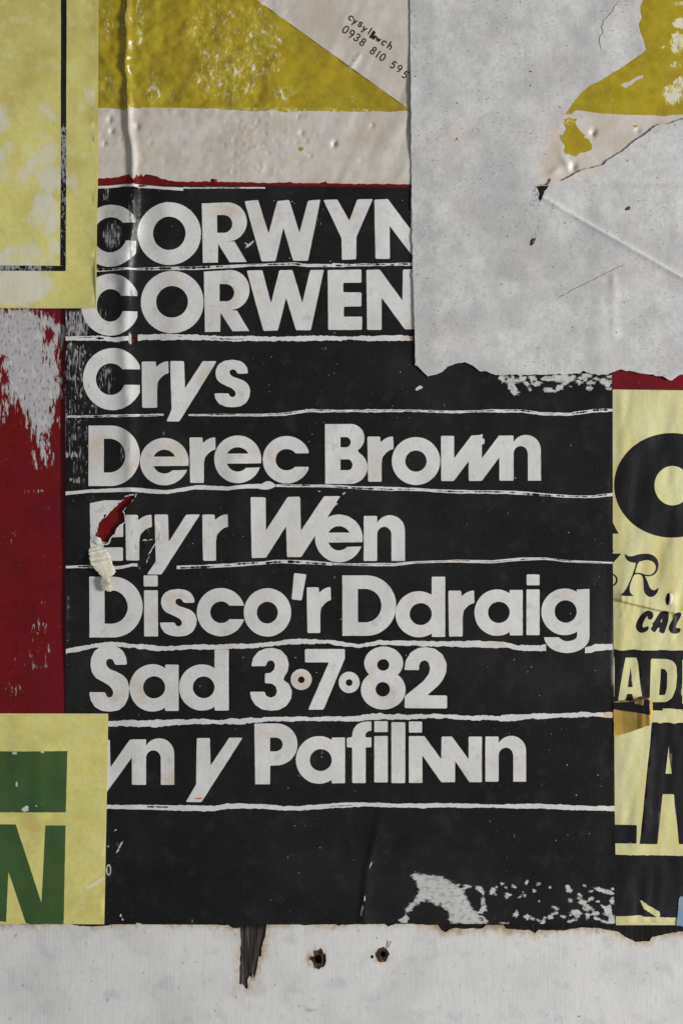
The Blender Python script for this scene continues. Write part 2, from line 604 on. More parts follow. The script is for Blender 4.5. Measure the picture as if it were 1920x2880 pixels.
# ------------------------------------------------------------------ heights of the layers (sheet units)
Z_PANEL, Z_BACK, Z_RIGHT, Z_BLACK, Z_TOP = -14, 0, 2.6, 2.6, 5.6
INK = 0.55
zback = lambda x, y: cream_relief(x, y) + Z_BACK
ramp01 = lambda v, a, b: np.clip((np.asarray(v, float) - a) / (b - a), 0, 1) ** 2 * (3 - 2 * np.clip((np.asarray(v, float) - a) / (b - a), 0, 1))


def zright(x, y):
    h = relief(x, y) + Z_RIGHT + (fbm(x + y * 0.12, y * 0.22, 40, 3, 9.0) + 0.9) * 5.0 * np.clip((x - 1722) / 26, 0, 1)
    yl = np.interp(x, [1722, 1830, 1875, 1900, 1930], [1683, 1709, 1719, 1722, 1714])
    d = y - yl
    h = h + np.where(d < 0, 10.0 * np.exp(d / 26.0), 10.0 * np.exp(-(d / 4.0) ** 2)) * np.clip((x - 1716) / 30, 0, 1)
    h = h + 4 * gauss(x, y, 1887, 1684, 9, 20, 8)
    return h


def black_puff(x, y):
    """slack in the black sheet, none where another sheet is pasted over it"""
    k = 1 - (1 - ramp01(x, 310, 400)) * np.maximum(1 - ramp01(y, 890, 960), ramp01(y, 1920, 2000))
    k = k * (1 - ramp01(x, 1080, 1150) * (1 - ramp01(y, 1075, 1130))) * (1 - ramp01(x, 1640, 1715))
    return (fbm(x, y, 210, 3, 12.0) + 1) * 5.0 * k


def zblack(x, y):
    h = relief(x, y) + Z_BLACK + 2.8 * ramp01(x, 1640, 1692)
    cx = np.interp(y, [2250, 2400, 2440, 2600], [1075, 1040, 1030, 1016])
    a = np.clip((y - 2250) / 150, 0, 1) * 8
    d = x - cx
    h = h + a * np.exp(-np.abs(np.where(d < 0, d / 7, d / 30)) ** 1.3)
    h = h + 6 * gauss(x, y, 665, 1400, 36, 130) + 7 * gauss(x, y, 480, 1040, 44, 260, 6) + 6 * gauss(x, y, 470, 610, 36, 140)
    h = h + black_puff(x, y) + 3 * gauss(x, y, 1515, 1985, 20, 26, 30) + 3 * gauss(x, y, 1420, 1880, 14, 40) + 3.5 * gauss(x, y, 1240, 2330, 90, 22, 20)
    h = h + 2.5 * gauss(x, y, 410, 1530, 16, 50, 12) + 2.0 * gauss(x, y, 440, 1480, 5, 16, -20)
    return h


def zgrey(x, y):
    h = relief(x, y) + 2.8 + 4.6 * ramp01(y, 512, 536) * (1 + 0.5 * ramp01(x, 1640, 1692)) + 3.0 * ramp01(x, 1180, 1150) * 0
    lx = np.interp(y, [0, 560, 1000], [1155, 1158, 1166])
    lift = np.interp(y, [0, 60, 150, 230, 310, 380, 440, 700, 1000, 1060], [1, 0.6, 1.2, 3.5, 5, 4, 1, 0.3, 2.0, 3])
    h = h + lift * np.exp(-np.clip(x - lx, 0, None) / 26.0)
    m = np.clip((x - lx) / 60, 0, 1)
    h = h + 4.0 * np.exp(-(seg_dist(x, y, [(1525, 556), (1930, 790)]) / 8.0) ** 2)
    h = h + 3.0 * np.exp(-(seg_dist(x, y, [(1725, 945), (1722, 780)]) / 10.0) ** 2) + 3.0 * np.exp(-(seg_dist(x, y, [(1160, 950), (1725, 940)]) / 9.0) ** 2)
    h = h + (fbm(x, y, 150, 3, 4.0) + 0.9) * 3.4 * m * np.clip((1060 - y) / 60, 0, 1)
    return h


zul = lambda x, y: relief(x, y) + 7.0 + (fbm(x, y, 170, 3, 2.0) + 1) * 4.0 + 6.0 * gauss(x, y, 276, 872, 40, 60) + 4 * gauss(x, y, 282, 300, 22, 130)
zll = lambda x, y: relief(x, y) + Z_TOP + (fbm(x, y, 170, 3, 6.0) + 1) * 2.6 + 5.0 * gauss(x, y, 60, 2080, 30, 160) + 3 * gauss(x, y, 110, 2200, 22, 200)
up = lambda f, d=INK: (lambda x, y: f(x, y) + d)

# ================================================================== the wall
panel = build("wall_panel", [('+', rect(-160, -160, 2080, 2596))], lambda x, y: x * 0 + Z_PANEL, PANEL, None, None, 40)
tag(panel, "bare wall panel behind the pasted posters", kind="structure")

# ------------------------------------------------------------------ painted timber rail below the posters
rail = empty("timber_rail", 960, 3000, -40)
tag(rail, "white painted timber rail with two screw holes below the posters", "rail")
hole1 = smooth(blob(895, 2700, 11, 12, 0, 0.15), 1)
hole2 = smooth(blob(1077, 2686, 9, 9, 0, 0.1), 1)
build("timber", [('+', rect(-160, 2586, 2080, 3000)), ('-', hole1), ('-', hole2)], lambda x, y: x * 0 - 3.0, TIMBER, rail, 24, 46, {"soot": lambda x, y: np.where((x > 660) & (x < 760), 0.6 - np.clip((y - 2600) / 18, 0, 2), 0.7 - np.clip((y - 2640) / 60, 0, 2))}, [(640, 2590, 780, 2800, 7)])
edge = [(-160, 2600), (0, 2599), (60, 2601), (120, 2600), (200, 2601), (222, 2606), (255, 2607), (292, 2604), (330, 2600), (450, 2601), (560, 2601), (600, 2601), (640, 2603), (655, 2611), (674, 2612)]
wedge = [(677, 2640), (673, 2771), (680, 2769), (684, 2772), (688, 2781), (696, 2782), (697, 2755), (702, 2744), (707, 2757), (711, 2738), (714, 2754), (720, 2735), (728, 2692), (734, 2690), (737, 2660), (746, 2631), (749, 2600)]
edge2 = [(800, 2600), (860, 2603), (940, 2600), (950, 2604), (1000, 2600), (1080, 2600), (1090, 2608), (1110, 2600), (1150, 2599), (1180, 2601), (1230, 2603), (1240, 2618), (1252, 2622), (1270, 2612), (1280, 2612), (1356, 2613), (1366, 2602), (1414, 2604), (1422, 2614), (1490, 2617), (1504, 2627), (1516, 2616), (1540, 2618), (1590, 2617), (1630, 2610), (1690, 2612), (1737, 2622), (1760, 2638),
         (1788, 2650), (1826, 2648), (1834, 2637), (1880, 2625), (1920, 2620), (2080, 2618)]
top_edge = edge + wedge + edge2
chip1 = rough([(870, 2688), (882, 2690), (884, 2676), (900, 2668), (914, 2682), (918, 2700), (912, 2718), (896, 2728), (884, 2722), (878, 2706), (868, 2700)], 5, 3, 9)
chip2 = rough(ell(1074, 2687, 19, 21, 30), 4, 3, 8)
chip3 = rough(ell(1046, 2692, 5, 6, 12), 2, 3, 6)


def paint_stain(x, y):
    d1 = seg_dist(x, y, top_edge)
    v = -1.0 + 1.25 * np.clip(1 - d1 / 34.0, 0, 1) * (0.62 + 0.5 * fbm(x, x * 0, 70, 2, 3) + 0.3 * (x > 1200))
    for cx, cy, r in ((889, 2696, 36), (1072, 2691, 25)):
        v = np.maximum(v, -1.0 + 1.1 * np.clip((r + 8 - np.hypot(x - cx, y - cy)) / 22.0, 0, 1))
    return v


paint_outline = rough(top_edge, 2.2, 5, 9, False) + [(2080, 3000), (-160, 3000)]
build("paint_coat", [('+', paint_outline), ('-', chip1), ('-', chip2), ('-', chip3)], lambda x, y: x * 0 + 0.6 + fbm(x, y, 240, 2, 2) * 0.6, PAINT, rail, 14, 3.2,
      {"stain": paint_stain, "smudge": density((850, 2830, 22, 12, 0.9), (884, 2812, 9, 8, 0.9), (868, 2838, 26, 10, 0.8), (1480, 2640, 40, 16, 0.55), (1385, 2800, 12, 40, 0.4), (1345, 2858, 10, 7, 0.9), (1430, 2748, 6, 8, 0.7), (455, 2655, 8, 9, 0.6))},
      [(560, 2598, 1920, 2640, 6), (640, 2640, 1130, 2800, 6)])
for (cx, cy, r, hl) in ((895, 2700, 10, hole1), (1077, 2686, 8, hole2)):
    h = build("screw_hole", [('+', ell(cx, cy, r + 6, n=20))], lambda x, y, cx=cx, cy=cy, r=r: -30 + 0.0 * x, RUST, rail, 4)
    tag(h, "rust stained screw hole in the rail")
# stained, crushed wood round the holes
for cx, cy, ro, ri in ((894, 2699, 27, hole1), (1074, 2687, 20, hole2)):
    build("crushed_wood", [('+', rough(ell(cx, cy, ro + 3, n=26), 2, 4)), ('-', ri)], lambda x, y, cx=cx, cy=cy, ro=ro: -2.6 - 6 * np.clip(1 - np.hypot(x - cx, y - cy) / (ro * 0.8), 0, 1) + fbm(x, y, 7, 2) * 0.4, RUST, rail, 4)
build("paint_splinter", [('+', [(1086, 2667), (1096, 2645), (1101, 2646), (1100, 2652), (1091, 2668)])], lambda x, y: 2.0 + 5 * np.clip((x - 1086) / 14, 0, 1), FIBRE, rail, None, 1.0)

# ================================================================== big screen-printed poster at the back
back = empty("screen_print_poster", 960, 2590, Z_BACK)
tag(back, "large glossy poster printed olive yellow, cream and deep red, lowest in the layers", "poster")
build("paper", [('+', rect(-160, -160, 2080, 2592))], zback, CREAM, back, 30, 2.0,
      {"stain": lambda x, y: density((1152, 225, 10, 60, 0.75), (1158, 350, 12, 60, 0.7), (1120, 30, 40, 14, 0.3), (1100, 120, 12, 50, 0.3), (352, 370, 14, 70, 0.5), (1640, 520, 60, 20, 0.4), (345, 470, 14, 40, 0.5))(x, y)},
      [(270, -20, 1190, 540, 5), (275, 545, 470, 1100, 7), (1480, -20, 1930, 600, 6)])
olive_flecks = density((600, 90, 90, 120, 0.62), (640, 210, 110, 90, 0.70), (740, 130, 70, 110, 0.66), (800, 260, 50, 30, 0.66), (430, 250, 26, 60, 0.72), (300, 60, 24, 60, 0.6), (392, 60, 14, 90, 0.75), (300, 240, 28, 30, 0.66), (480, 260, 14, 30, 0.66),
                       (700, 308, 480, 8, 0.75), (950, 270, 60, 40, 0.45), (700, 60, 60, 60, 0.6), base=-1.0)
bot = [(1150, 309), (1128, 311), (1100, 314), (1060, 311), (980, 313), (900, 310), (845, 311), (800, 314), (770, 308), (720, 312), (660, 309), (600, 305), (500, 302), (430, 302), (365, 303), (350, 309), (330, 304), (270, 302)]
build("yellow_field", [('+', [(265, -160), (505, -160), (728, 2), (1149, 306)] + rough(bot, 3.0, 5, 9, False))], up(zback), OLIVE, back, 5, 0.4, {"fleck": olive_flecks})
o2 = [(1400, 330), (1790, -160), (2080, -160), (2080, 318), (1890, 322), (1868, 327), (1840, 323), (1760, 322), (1690, 318), (1640, 311), (1622, 309), (1612, 313), (1608, 320)]
build("yellow_field", [('+', o2), ('-', rough([(1745, 238), (1752, 232), (1772, 228), (1790, 214), (1812, 209), (1806, 220), (1790, 226), (1776, 238), (1758, 248)], 1.5, 4))], up(zback), OLIVE, back, 7, 0.4,
      {"fleck": density((1915, 65, 26, 18, 1.15), (1905, 120, 24, 36, 1.05), (1890, 265, 30, 34, 1.05), (1912, 235, 20, 24, 1.1), (1864, 132, 8, 8, 1.0), (1905, 8, 24, 10, 0.9), (1900, 180, 20, 14, 0.7), (1740, 290, 60, 20, 0.4))})
ypatch = [(1582, 340), (1600, 350), (1618, 346), (1622, 356), (1630, 366), (1644, 378), (1640, 386), (1655, 390), (1658, 400), (1664, 408), (1666, 418), (1655, 424), (1640, 428), (1627, 430), (1618, 440), (1602, 434), (1587, 430), (1586, 420), (1590, 412), (1584, 402), (1577, 392), (1576, 380), (1586, 376), (1592, 362)]
build("yellow_field", [('+', rough(ypatch, 2.5, 4)), ('+', rough([(1584, 335), (1600, 330), (1622, 334), (1616, 346), (1596, 348)], 2.5, 4))], up(zback), OLIVE, back, 7, 0.4, {"fleck": density((1602, 340, 18, 8, 0.9))})
for p in ([(839, 414), (852, 411), (853, 420), (842, 425)], [(1781, 352), (1792, 350), (1790, 357), (1783, 359)]):
    build("yellow_speck", [('+', rough(p, 1.5, 3))], up(zback), OLIVE, back, None, 0.3, {"fleck": NONE})

redtop = [(-160, 500), (277, 501), (300, 500), (335, 497), (350, 493), (365, 489), (368, 500), (380, 502), (384, 490), (390, 496), (396, 488), (402, 496), (410, 490), (440, 494), (455, 502), (478, 507), (500, 510), (590, 510), (602, 504), (612, 511), (690, 512), (760, 514), (810, 512), (815, 509), (822, 514), (900, 515), (914, 509), (922, 514), (1000, 516), (1080, 517), (1160, 518), (2080, 522)]
scr = [(-160, 870), (60, 872), (110, 880), (150, 905), (172, 920), (176, 960), (150, 985), (165, 1030), (172, 1100), (150, 1140), (160, 1190), (140, 1230), (160, 1280), (145, 1310), (100, 1300), (92, 1250), (78, 1200), (70, 1160), (48, 1125), (20, 1128), (14, 1180), (0, 1200), (-160, 1210), (-160, 1150), (5, 1150), (16, 1110), (18, 1050), (12, 1000), (-160, 960)]
scr2 = [(110, 905), (165, 930), (150, 975), (128, 1010), (118, 960)]


def red_scrape(x, y):
    v = np.clip(sdist(x, y, scr) / 42.0, -1, 0.62) - 0.55 * ramp01(y, 1080, 1320)
    v = np.minimum(v, np.clip(-sdist(x, y, scr2) / 26.0 + 0.25, -0.35, 1))
    v = np.maximum(v, density((120, 1290, 46, 36, 0.8), (70, 1880, 22, 30, 0.42), (105, 1770, 26, 26, 0.6), (130, 1830, 40, 34, 0.55), (38, 1945, 30, 26, 0.62), (95, 1385, 40, 12, 0.66), (110, 1780, 34, 40, 0.62), (60, 1600, 12, 16, 0.5), (30, 1500, 20, 30, 0.45), (120, 1700, 16, 20, 0.5), (100, 1850, 60, 40, 0.5), (135, 1430, 10, 12, 0.6), (165, 1050, 16, 60, 0.9))(x, y))
    return v


build("red_field", [('+', rough(redtop, 2.4, 5, 8, False) + [(2080, 2590), (-160, 2590)])], up(zback), RED, back, 20, 0.4, {"scrape": red_scrape}, [(0, 860, 190, 2010, 8), (275, 490, 700, 530, 5), (275, 535, 470, 1100, 7), (1710, 1030, 1930, 1100, 8), (230, 1370, 400, 1560, 7)])
build("red_blister", [('+', smooth(blob(602, 508, 8, 6), 1))], lambda x, y: zback(x, y) + 0.6 + 4 * gauss(x, y, 602, 508, 6), RED, back, 3, 0.4, {"scrape": NONE})


# ---- hand-drawn contact line on the cream paper
def stroke(pts, w, n=8):
    ops = []
    for a, b in zip(pts[:-1], pts[1:]):
        dx, dy = b[0] - a[0], b[1] - a[1]
        L = math.hypot(dx, dy) or 1
        nx, ny = -dy / L * w / 2, dx / L * w / 2
        ops.append(('+', [(a[0] + nx, a[1] + ny), (b[0] + nx, b[1] + ny), (b[0] - nx, b[1] - ny), (a[0] - nx, a[1] - ny)]))
    for p in pts:
        ops.append(('+', ell(p[0] + 0.013, p[1] + 0.007, w / 2, n=n)))
    return ops


def arc(cx, cy, rx, ry, a0, a1, n=10):
    return [(cx + rx * math.cos(math.radians(a0 + (a1 - a0) * i / n)), cy + ry * math.sin(math.radians(a0 + (a1 - a0) * i / n))) for i in range(n + 1)]


HAND = {
    '0': [arc(0, 0, 5.5, 10, 0, 360, 14)],
    '9': [arc(0, -4.5, 5.2, 5.5, 0, 360, 12), [(5.2, -4.5), (4.5, 3), (1, 10)]],
    '3': [arc(-0.5, -5, 5, 5, -150, 90, 8) + arc(-0.5, 5, 5.5, 5, -80, 150, 8)],
    '8': [arc(0, -5, 4.3, 4.8, 0, 360, 12), arc(0, 4.8, 5.2, 5.2, 0, 360, 12)],
    '1': [[(0, -9), (0, 9)]],
    '5': [[(5, -10), (-3, -10), (-4, -2)] + arc(-0.5, 3.5, 5.5, 6, -125, 130, 9)],
    'c': [arc(0, 0, 6, 6.5, -40, -300, 10)],
    'y': [[(-5, -6), (0, 3)], [(5, -6), (-3, 11)]],
    's': [arc(0, -3, 4.2, 3.5, -20, -230, 7) + arc(0, 3.8, 4.5, 3.6, -60, 160, 7)],
    'l': [[(0, -12), (0, 8)]],
    'w': [[(-8, -6), (-4, 6), (0, -5), (4, 6), (8, -6)]],
    'h': [[(-5, -14), (-5, 7)], [(-5, 1)] + arc(0, 0, 4.5, 5, 180, 360, 6) + [(4.5, 7)]],
    '#': [[(-6, -11), (-6, 9), (-2, -10), (-2, 8), (3, 0), (-4, 4), (5, 8), (7, -2), (0, 2)]],
}


def hand_line(name, chars, ang, w, parent, label):
    e = empty(name, chars[0][1], chars[0][2], Z_BACK, parent)
    tag(e, label)
    c, s = math.cos(math.radians(ang)), math.sin(math.radians(ang))
    for ch, cx, cy, k in chars:
        ops = []
        for pts in HAND[ch]:
            ops += stroke([(cx + k * (u * c - v * s), cy + k * (u * s + v * c)) for u, v in pts], w * (1.5 if ch == '#' else 1))
        build("letter", ops, up(zback, 0.5), PEN, e, None, 0.3)


hand_line("written_word", [('c', 987, 50, 0.95), ('y', 997, 60, 0.95), ('s', 1013, 67, 0.95), ('y', 1024, 81, 0.95), ('l', 1039, 88, 0.95), ('#', 1050, 99, 0.95), ('w', 1063, 110, 0.7), ('c', 1080, 120, 0.95), ('h', 1096, 130, 0.95)], 33, 3.6, back, "small hand lettered black word slanting down the cream corner")
hand_line("written_number", [('0', 972, 82, 1.1), ('9', 988, 94, 1.1), ('3', 1004, 104, 1.05), ('8', 1020.5, 117, 1.05), ('8', 1050, 141, 1.05), ('1', 1063, 151, 1.1), ('0', 1076, 159.5, 1.05), ('5', 1105.5, 182, 1.0), ('9', 1122.5, 192, 1.0), ('5', 1139, 209.5, 1.0)], 35, 3.3, back, "row of hand lettered black digits slanting down the cream corner")

# ================================================================== pale yellow poster at the right edge
rp = empty("pale_yellow_poster", 1900, 2600, Z_RIGHT)
tag(rp, "wrinkled pale yellow poster with bold black type, cut off by the right edge", "poster")
slit = [(1870, 1699), (1869, 1685), (1872, 1672), (1878, 1667), (1882, 1668), (1880, 1680), (1877, 1694), (1876, 1702)]
build("paper", [('+', [(1698, 1094), (1722, 1095), (1930, 1098), (2080, 1099), (2080, 2602), (1731, 2602), (1731, 2597), (1698, 2597)]), ('-', slit)], zright, PALEYELLOW, rp, 8, 1.6, None, [(1722, 1670, 1925, 1735, 2.2)])
build("slit_lip", [('+', [(1880, 1668), (1888, 1670), (1889, 1682), (1884, 1698), (1877, 1702), (1878, 1690)])], lambda x, y: zright(x, y) + 1.0 + 5 * gauss(x, y, 1880, 1685, 5, 20), FIBRE, rp, 3, 0.8)


def pp(name, ops, mat=None, wear=None, s=9, d=INK):
    return build(name, ops, up(zright, d), mat or PRINT, rp, s, 0.35, {"wear": wear or NONE})


# big round letter and the corner of its neighbour
pp("letter", [('+', ell(1887, 1365, 161, 147, 80)), ('-', ell(1889, 1366, 51, 55.5, 50))])
pp("letter", [('+', [(1700, 1430), (1722, 1470), (1738, 1501), (1700, 1501)])])
# swash letters
Rz = lambda pts: [(1720 + x / 7.84, 1520 + y / 7.84) for x, y in pts]
Rout = smooth(Rz([(275, 290), (330, 340), (400, 350), (480, 338), (580, 305), (700, 290), (820, 295), (920, 335), (990, 410), (1022, 500), (1018, 600), (980, 700), (910, 765), (820, 790), (740, 785), (712, 780), (740, 830), (780, 920), (810, 1010), (850, 1070), (910, 1100), (960, 1085), (1015, 1035), (1012, 1080), (980, 1160), (920, 1225), (840, 1248), (770, 1225), (715, 1160), (692, 1080), (690, 960), (690, 880), (675, 810), (645, 765), (600, 745), (540, 742), (490, 755), (465, 780), (430, 860), (390, 970), (375, 1060), (385, 1130), (410, 1175), (468, 1222), (400, 1224), (280, 1222), (168, 1208), (240, 1150), (310, 1060), (355, 970), (400, 870), (450, 740), (490, 620), (530, 490), (450, 488), (380, 470), (320, 420), (285, 360)]), 1)
Rin = smooth(Rz([(572, 480), (640, 455), (740, 432), (820, 435), (900, 470), (950, 530), (968, 590), (955, 650), (915, 715), (850, 755), (770, 760), (700, 745), (630, 715), (560, 708), (497, 722), (530, 600)]), 1)
pp("letter", [('+', Rout), ('-', Rin)], s=6)
pp("letter", [('+', [(1700, 1557), (1746, 1557), (1738, 1566), (1722, 1584), (1700, 1600)])])
pp("letter", [('+', ell(1717, 1631, 18.5, 18.5, 30)), ('-', ell(1715.5, 1631, 15.5, 15.5, 30))], s=None)
pp("letter", [('+', [(1700, 1546), (1722, 1546), (1725, 1549), (1722, 1552), (1700, 1552)])], s=None)
# brush letters
Cb = smooth(Rz([(800, 1540), (870, 1570), (900, 1620), (895, 1690), (860, 1735), (810, 1745), (775, 1710), (790, 1650), (740, 1690), (690, 1780), (660, 1860), (670, 1915), (720, 1915), (770, 1885), (800, 1900), (790, 1960), (740, 2010), (650, 2040), (590, 2020), (525, 1940), (525, 1850), (570, 1740), (640, 1640), (720, 1565)]), 1)
pp("letter", [('+', Cb)], s=3, d=0.8)
Ab = soft(Rz([(1090, 1560), (1160, 1545), (1225, 1570), (1240, 1650), (1225, 1780), (1190, 1900), (1140, 2040), (1100, 2050), (1030, 2010), (1050, 1920), (1000, 1920), (975, 1960), (930, 2030), (860, 1970), (850, 1940), (900, 1870), (880, 1830), (930, 1780), (1000, 1660)]), 2)
pp("letter", [('+', Ab), ('-', Rz([(1110, 1710), (1095, 1800), (1055, 1800), (1075, 1750)]))], s=2.2, d=0.9)
Lb = soft(Rz([(1400, 1590), (1460, 1575), (1520, 1610), (1500, 1680), (1420, 1830), (1390, 1930), (1450, 1925), (1500, 1940), (1505, 1985), (1470, 2035), (1360, 2060), (1290, 2030), (1240, 1950), (1260, 1860), (1330, 1740)]), 2)
pp("letter", [('+', Lb)], s=2.2, d=0.9)
pp("letter", [('+', Rz([(1560, 1960), (1580, 1930), (1640, 1900), (1640, 2040), (1580, 2020)]))], s=6)
# black band with yellow letters left open
A2 = [(1757, 1849), (1789, 1849), (1807, 1972), (1780, 1972), (1776, 1951), (1762, 1951), (1757, 1970), (1736, 1970)]
pp("black_band", [('+', [(1700, 1825), (2080, 1830), (2080, 2002), (1722, 1996), (1700, 1996)]), ('-', soft(A2, 2)), ('+', [(1772, 1878), (1777, 1932), (1764, 1932)]),
                  ('-', soft([(1828, 1852), (1872, 1853), (1890, 1858), (1900, 1872), (1902, 1900), (1899, 1935), (1888, 1962), (1872, 1974), (1825, 1975)], 3)), ('+', soft([(1857, 1880), (1868, 1882), (1874, 1892), (1873, 1935), (1868, 1954), (1852, 1955)], 2)),
                  ('-', rect(1916, 1855, 1940, 1978)), ('-', rect(1700, 1848, 1727, 1960))])
# large letters
pp("letter", [('+', soft([(1700, 2319), (1789, 2320), (1788, 2372), (1700, 2372)], 2))])
pp("letter", [('+', soft([(1832, 2031), (1960, 2033), (1990, 2374), (1908, 2374), (1894, 2233.5), (1862, 2233.5), (1847, 2374), (1797, 2373)], 2)), ('-', [(1879, 2093), (1888, 2176), (1870, 2176)])])
yb = [(1798, 2532), (1806, 2533), (1820, 2546), (1838, 2555), (1854, 2564), (1856, 2574), (1850, 2584), (1842, 2578), (1826, 2567), (1810, 2556)]
pp("black_band", [('+', rough([(1700, 2404), (2080, 2409), (2080, 2580), (1905, 2581), (1810, 2578), (1800, 2574), (1722, 2577), (1700, 2577)], 1.6, 6)), ('-', rough(yb, 1.8, 4))])
bs = build("paper_scrap", [('+', rough([(1906, 2528), (1912, 2520), (1960, 2518), (1960, 2604), (1900, 2604), (1904, 2570)], 2.2, 4))], lambda x, y: zright(x, y) + 3.0, BLUE, None, 8, 1.6)
tag(bs, "small torn scrap of blue paper over the bottom corner of the pale yellow poster", "paper scrap")

# ================================================================== black poster
bp = empty("black_poster", 956, 2600, Z_BLACK)
tag(bp, "tall black poster with eight lines of bold white lettering and ruled white lines", "poster")
tear = [(384, 1389), (378, 1393), (365, 1394), (352, 1399), (348, 1404), (344, 1409), (334, 1416), (332, 1422), (322, 1429), (312, 1439), (306, 1448), (298, 1455), (290, 1460), (284, 1466), (281, 1471), (278, 1480), (276, 1490), (273, 1497), (268, 1505), (271, 1511), (281, 1512), (287, 1520), (288, 1530), (301, 1530), (306, 1526), (310, 1518), (316, 1508), (324, 1500), (327, 1489), (337, 1477), (346, 1472), (352, 1467), (351, 1452), (349, 1444), (346, 1438), (352, 1432), (358, 1425), (367, 1417), (374, 1409), (380, 1400)]
tear = rough(tear, 2.0, 3, 6)
outline = [(185, 640), (277, 522), (347, 519), (420, 522), (600, 524), (900, 525), (1200, 527), (1721, 530), (1721.6, 1052), (1722, 1580), (1725, 1960), (1727, 2280), (1730, 2440), (1730, 2600), (1200, 2597), (700, 2600), (250, 2600), (184, 2600), (186, 1960), (184, 1500), (186, 1000)]
# ink scraped off: under the grey sheet and along the bottom edge
random.seed(5)
SCUFFS = []
ops = []
T3 = lambda x, y: (1280 + x / 2.45, 960 + y / 2.45)
for (x, y, rx, ry, a) in [(320, 252, 15, 24, -20), (390, 268, 38, 30, 30), (398, 320, 32, 26, 50), (410, 352, 26, 18, 10), (463, 262, 20, 22, 30), (490, 290, 18, 14, 20), (532, 256, 24, 22, 10), (562, 292, 26, 12, -10), (640, 258, 34, 20, 0), (720, 252, 60, 22, -4), (790, 260, 40, 18, -10), (640, 335, 30, 14, 5), (715, 318, 22, 20, -40), (690, 340, 22, 10, 0), (762, 288, 22, 10, -10), (850, 280, 20, 12, -5),
                          (905, 235, 34, 14, -10), (880, 255, 30, 14, 10), (930, 285, 30, 12, -8), (922, 322, 20, 12, -20), (972, 256, 18, 10, 10), (1045, 285, 36, 20, 0), (1060, 325, 20, 8, 0), (1060, 245, 24, 8, 0), (790, 310, 10, 6, 0), (512, 330, 10, 8, 40), (740, 270, 30, 10, 0), (1020, 265, 14, 10, 0)]:
    cx, cy = T3(x, y)
    ops.append(('+', rough(blob(cx, cy, rx / 2.45, ry / 2.45, a, 0.45, 16), 1.7, 2, 5)))
SCUFFS += [p for o, p in ops if o == '+']
ops = []
T6 = lambda x, y: (1280 + x / 2.45, 2400 + y / 2.45)
big = [(1155, 2461), (1168, 2455), (1190, 2460), (1225, 2464), (1245, 2468), (1262, 2478), (1285, 2490), (1302, 2505), (1312, 2530), (1330, 2560), (1352, 2585), (1368, 2596), (1268, 2596), (1262, 2580), (1262, 2562), (1246, 2550), (1240, 2540), (1225, 2545), (1215, 2535), (1200, 2530), (1180, 2535), (1165, 2545), (1152, 2560), (1143, 2568), (1141, 2556), (1160, 2536), (1172, 2520), (1178, 2505), (1176, 2490), (1168, 2474)]
ops.append(('+', big))
ops.append(('+', rough([(1118, 2590), (1130, 2580), (1140, 2572), (1148, 2580), (1146, 2594), (1130, 2594)], 4, 3, 6)))
for (x, y, rx, ry, a) in [(490, 200, 16, 10, -60), (400, 222, 14, 7, 20), (570, 210, 12, 8, 0), (260, 260, 26, 20, 30), (365, 280, 24, 10, 10), (540, 260, 9, 8, 0), (775, 240, 36, 16, 50), (1030, 262, 70, 13, 18), (1080, 245, 12, 6, 0), (855, 285, 18, 8, 30), (930, 312, 16, 9, -20), (980, 330, 12, 6, 0), (1075, 322, 14, 20, 0), (885, 340, 62, 14, 40), (790, 322, 12, 7, 20), (825, 412, 38, 18, 10), (905, 430, 16, 16, -40), (960, 412, 30, 10, 10),
                          (1050, 385, 40, 26, 30), (1075, 460, 24, 34, 10), (960, 445, 20, 10, 30), (1000, 460, 40, 6, 20), (415, 415, 22, 14, -50), (490, 432, 18, 14, 0), (528, 445, 18, 10, 20), (600, 470, 20, 9, -40), (655, 435, 12, 16, 30), (680, 410, 18, 7, -10), (740, 432, 14, 8, 20), (780, 467, 12, 9, -30), (575, 325, 5, 10, 0), (690, 375, 22, 6, 20), (190, 320, 13, 30, 10), (192, 380, 18, 26, 30), (165, 242, 30, 14, 30), (185, 265, 10, 16, 0), (445, 297, 14, 6, -30),
                          (282, 230, 9, 7, 0), (322, 208, 9, 6, 0), (345, 232, 10, 5, 40), (350, 298, 9, 7, 0), (20, 214, 12, 5, 0), (80, 222, 26, 5, 10), (40, 240, 40, 6, -10), (330, 478, 26, 4, 0), (570, 460, 12, 6, 30), (895, 385, 20, 8, 20), (930, 258, 12, 5, 0), (610, 440, 8, 8, 0), (650, 230, 6, 5, 0), (800, 460, 30, 8, -20), (150, 405, 24, 6, -10), (150, 425, 16, 8, 40), (190, 440, 20, 6, 30), (210, 470, 12, 10, 20), (1050, 420, 30, 8, 10), (465, 270, 8, 5, 0), (475, 295, 6, 8, 0), (885, 222, 12, 6, 40)]:
    cx, cy = T6(x, y)
    ops.append(('+', rough(blob(cx, cy, rx / 2.45, ry / 2.45, a, 0.45, 16), 1.7, 2, 5)))
SCUFFS += [p for o, p in ops if o == '+']


def ink_scuff(x, y):
    v = np.full(np.shape(x), -1.0)
    for k in (((x > 1370) & (x < 1735) & (y > 1040) & (y < 1125)), ((x > 1090) & (x < 1740) & (y > 2430))):
        q = np.where(k)[0]
        for p in SCUFFS:
            A = np.array(p); lo, hi = A.min(0) - 14, A.max(0) + 14
            e = q[(x[q] > lo[0]) & (x[q] < hi[0]) & (y[q] > lo[1]) & (y[q] < hi[1])]
            if len(e):
                big_ = (hi - lo).min() > 60
                v[e] = np.maximum(v[e], np.clip(sdist(x[e], y[e], p) / (14.0 if big_ else 6.0) + (0.0 if big_ else 0.05), -1, 0.6))
    return v


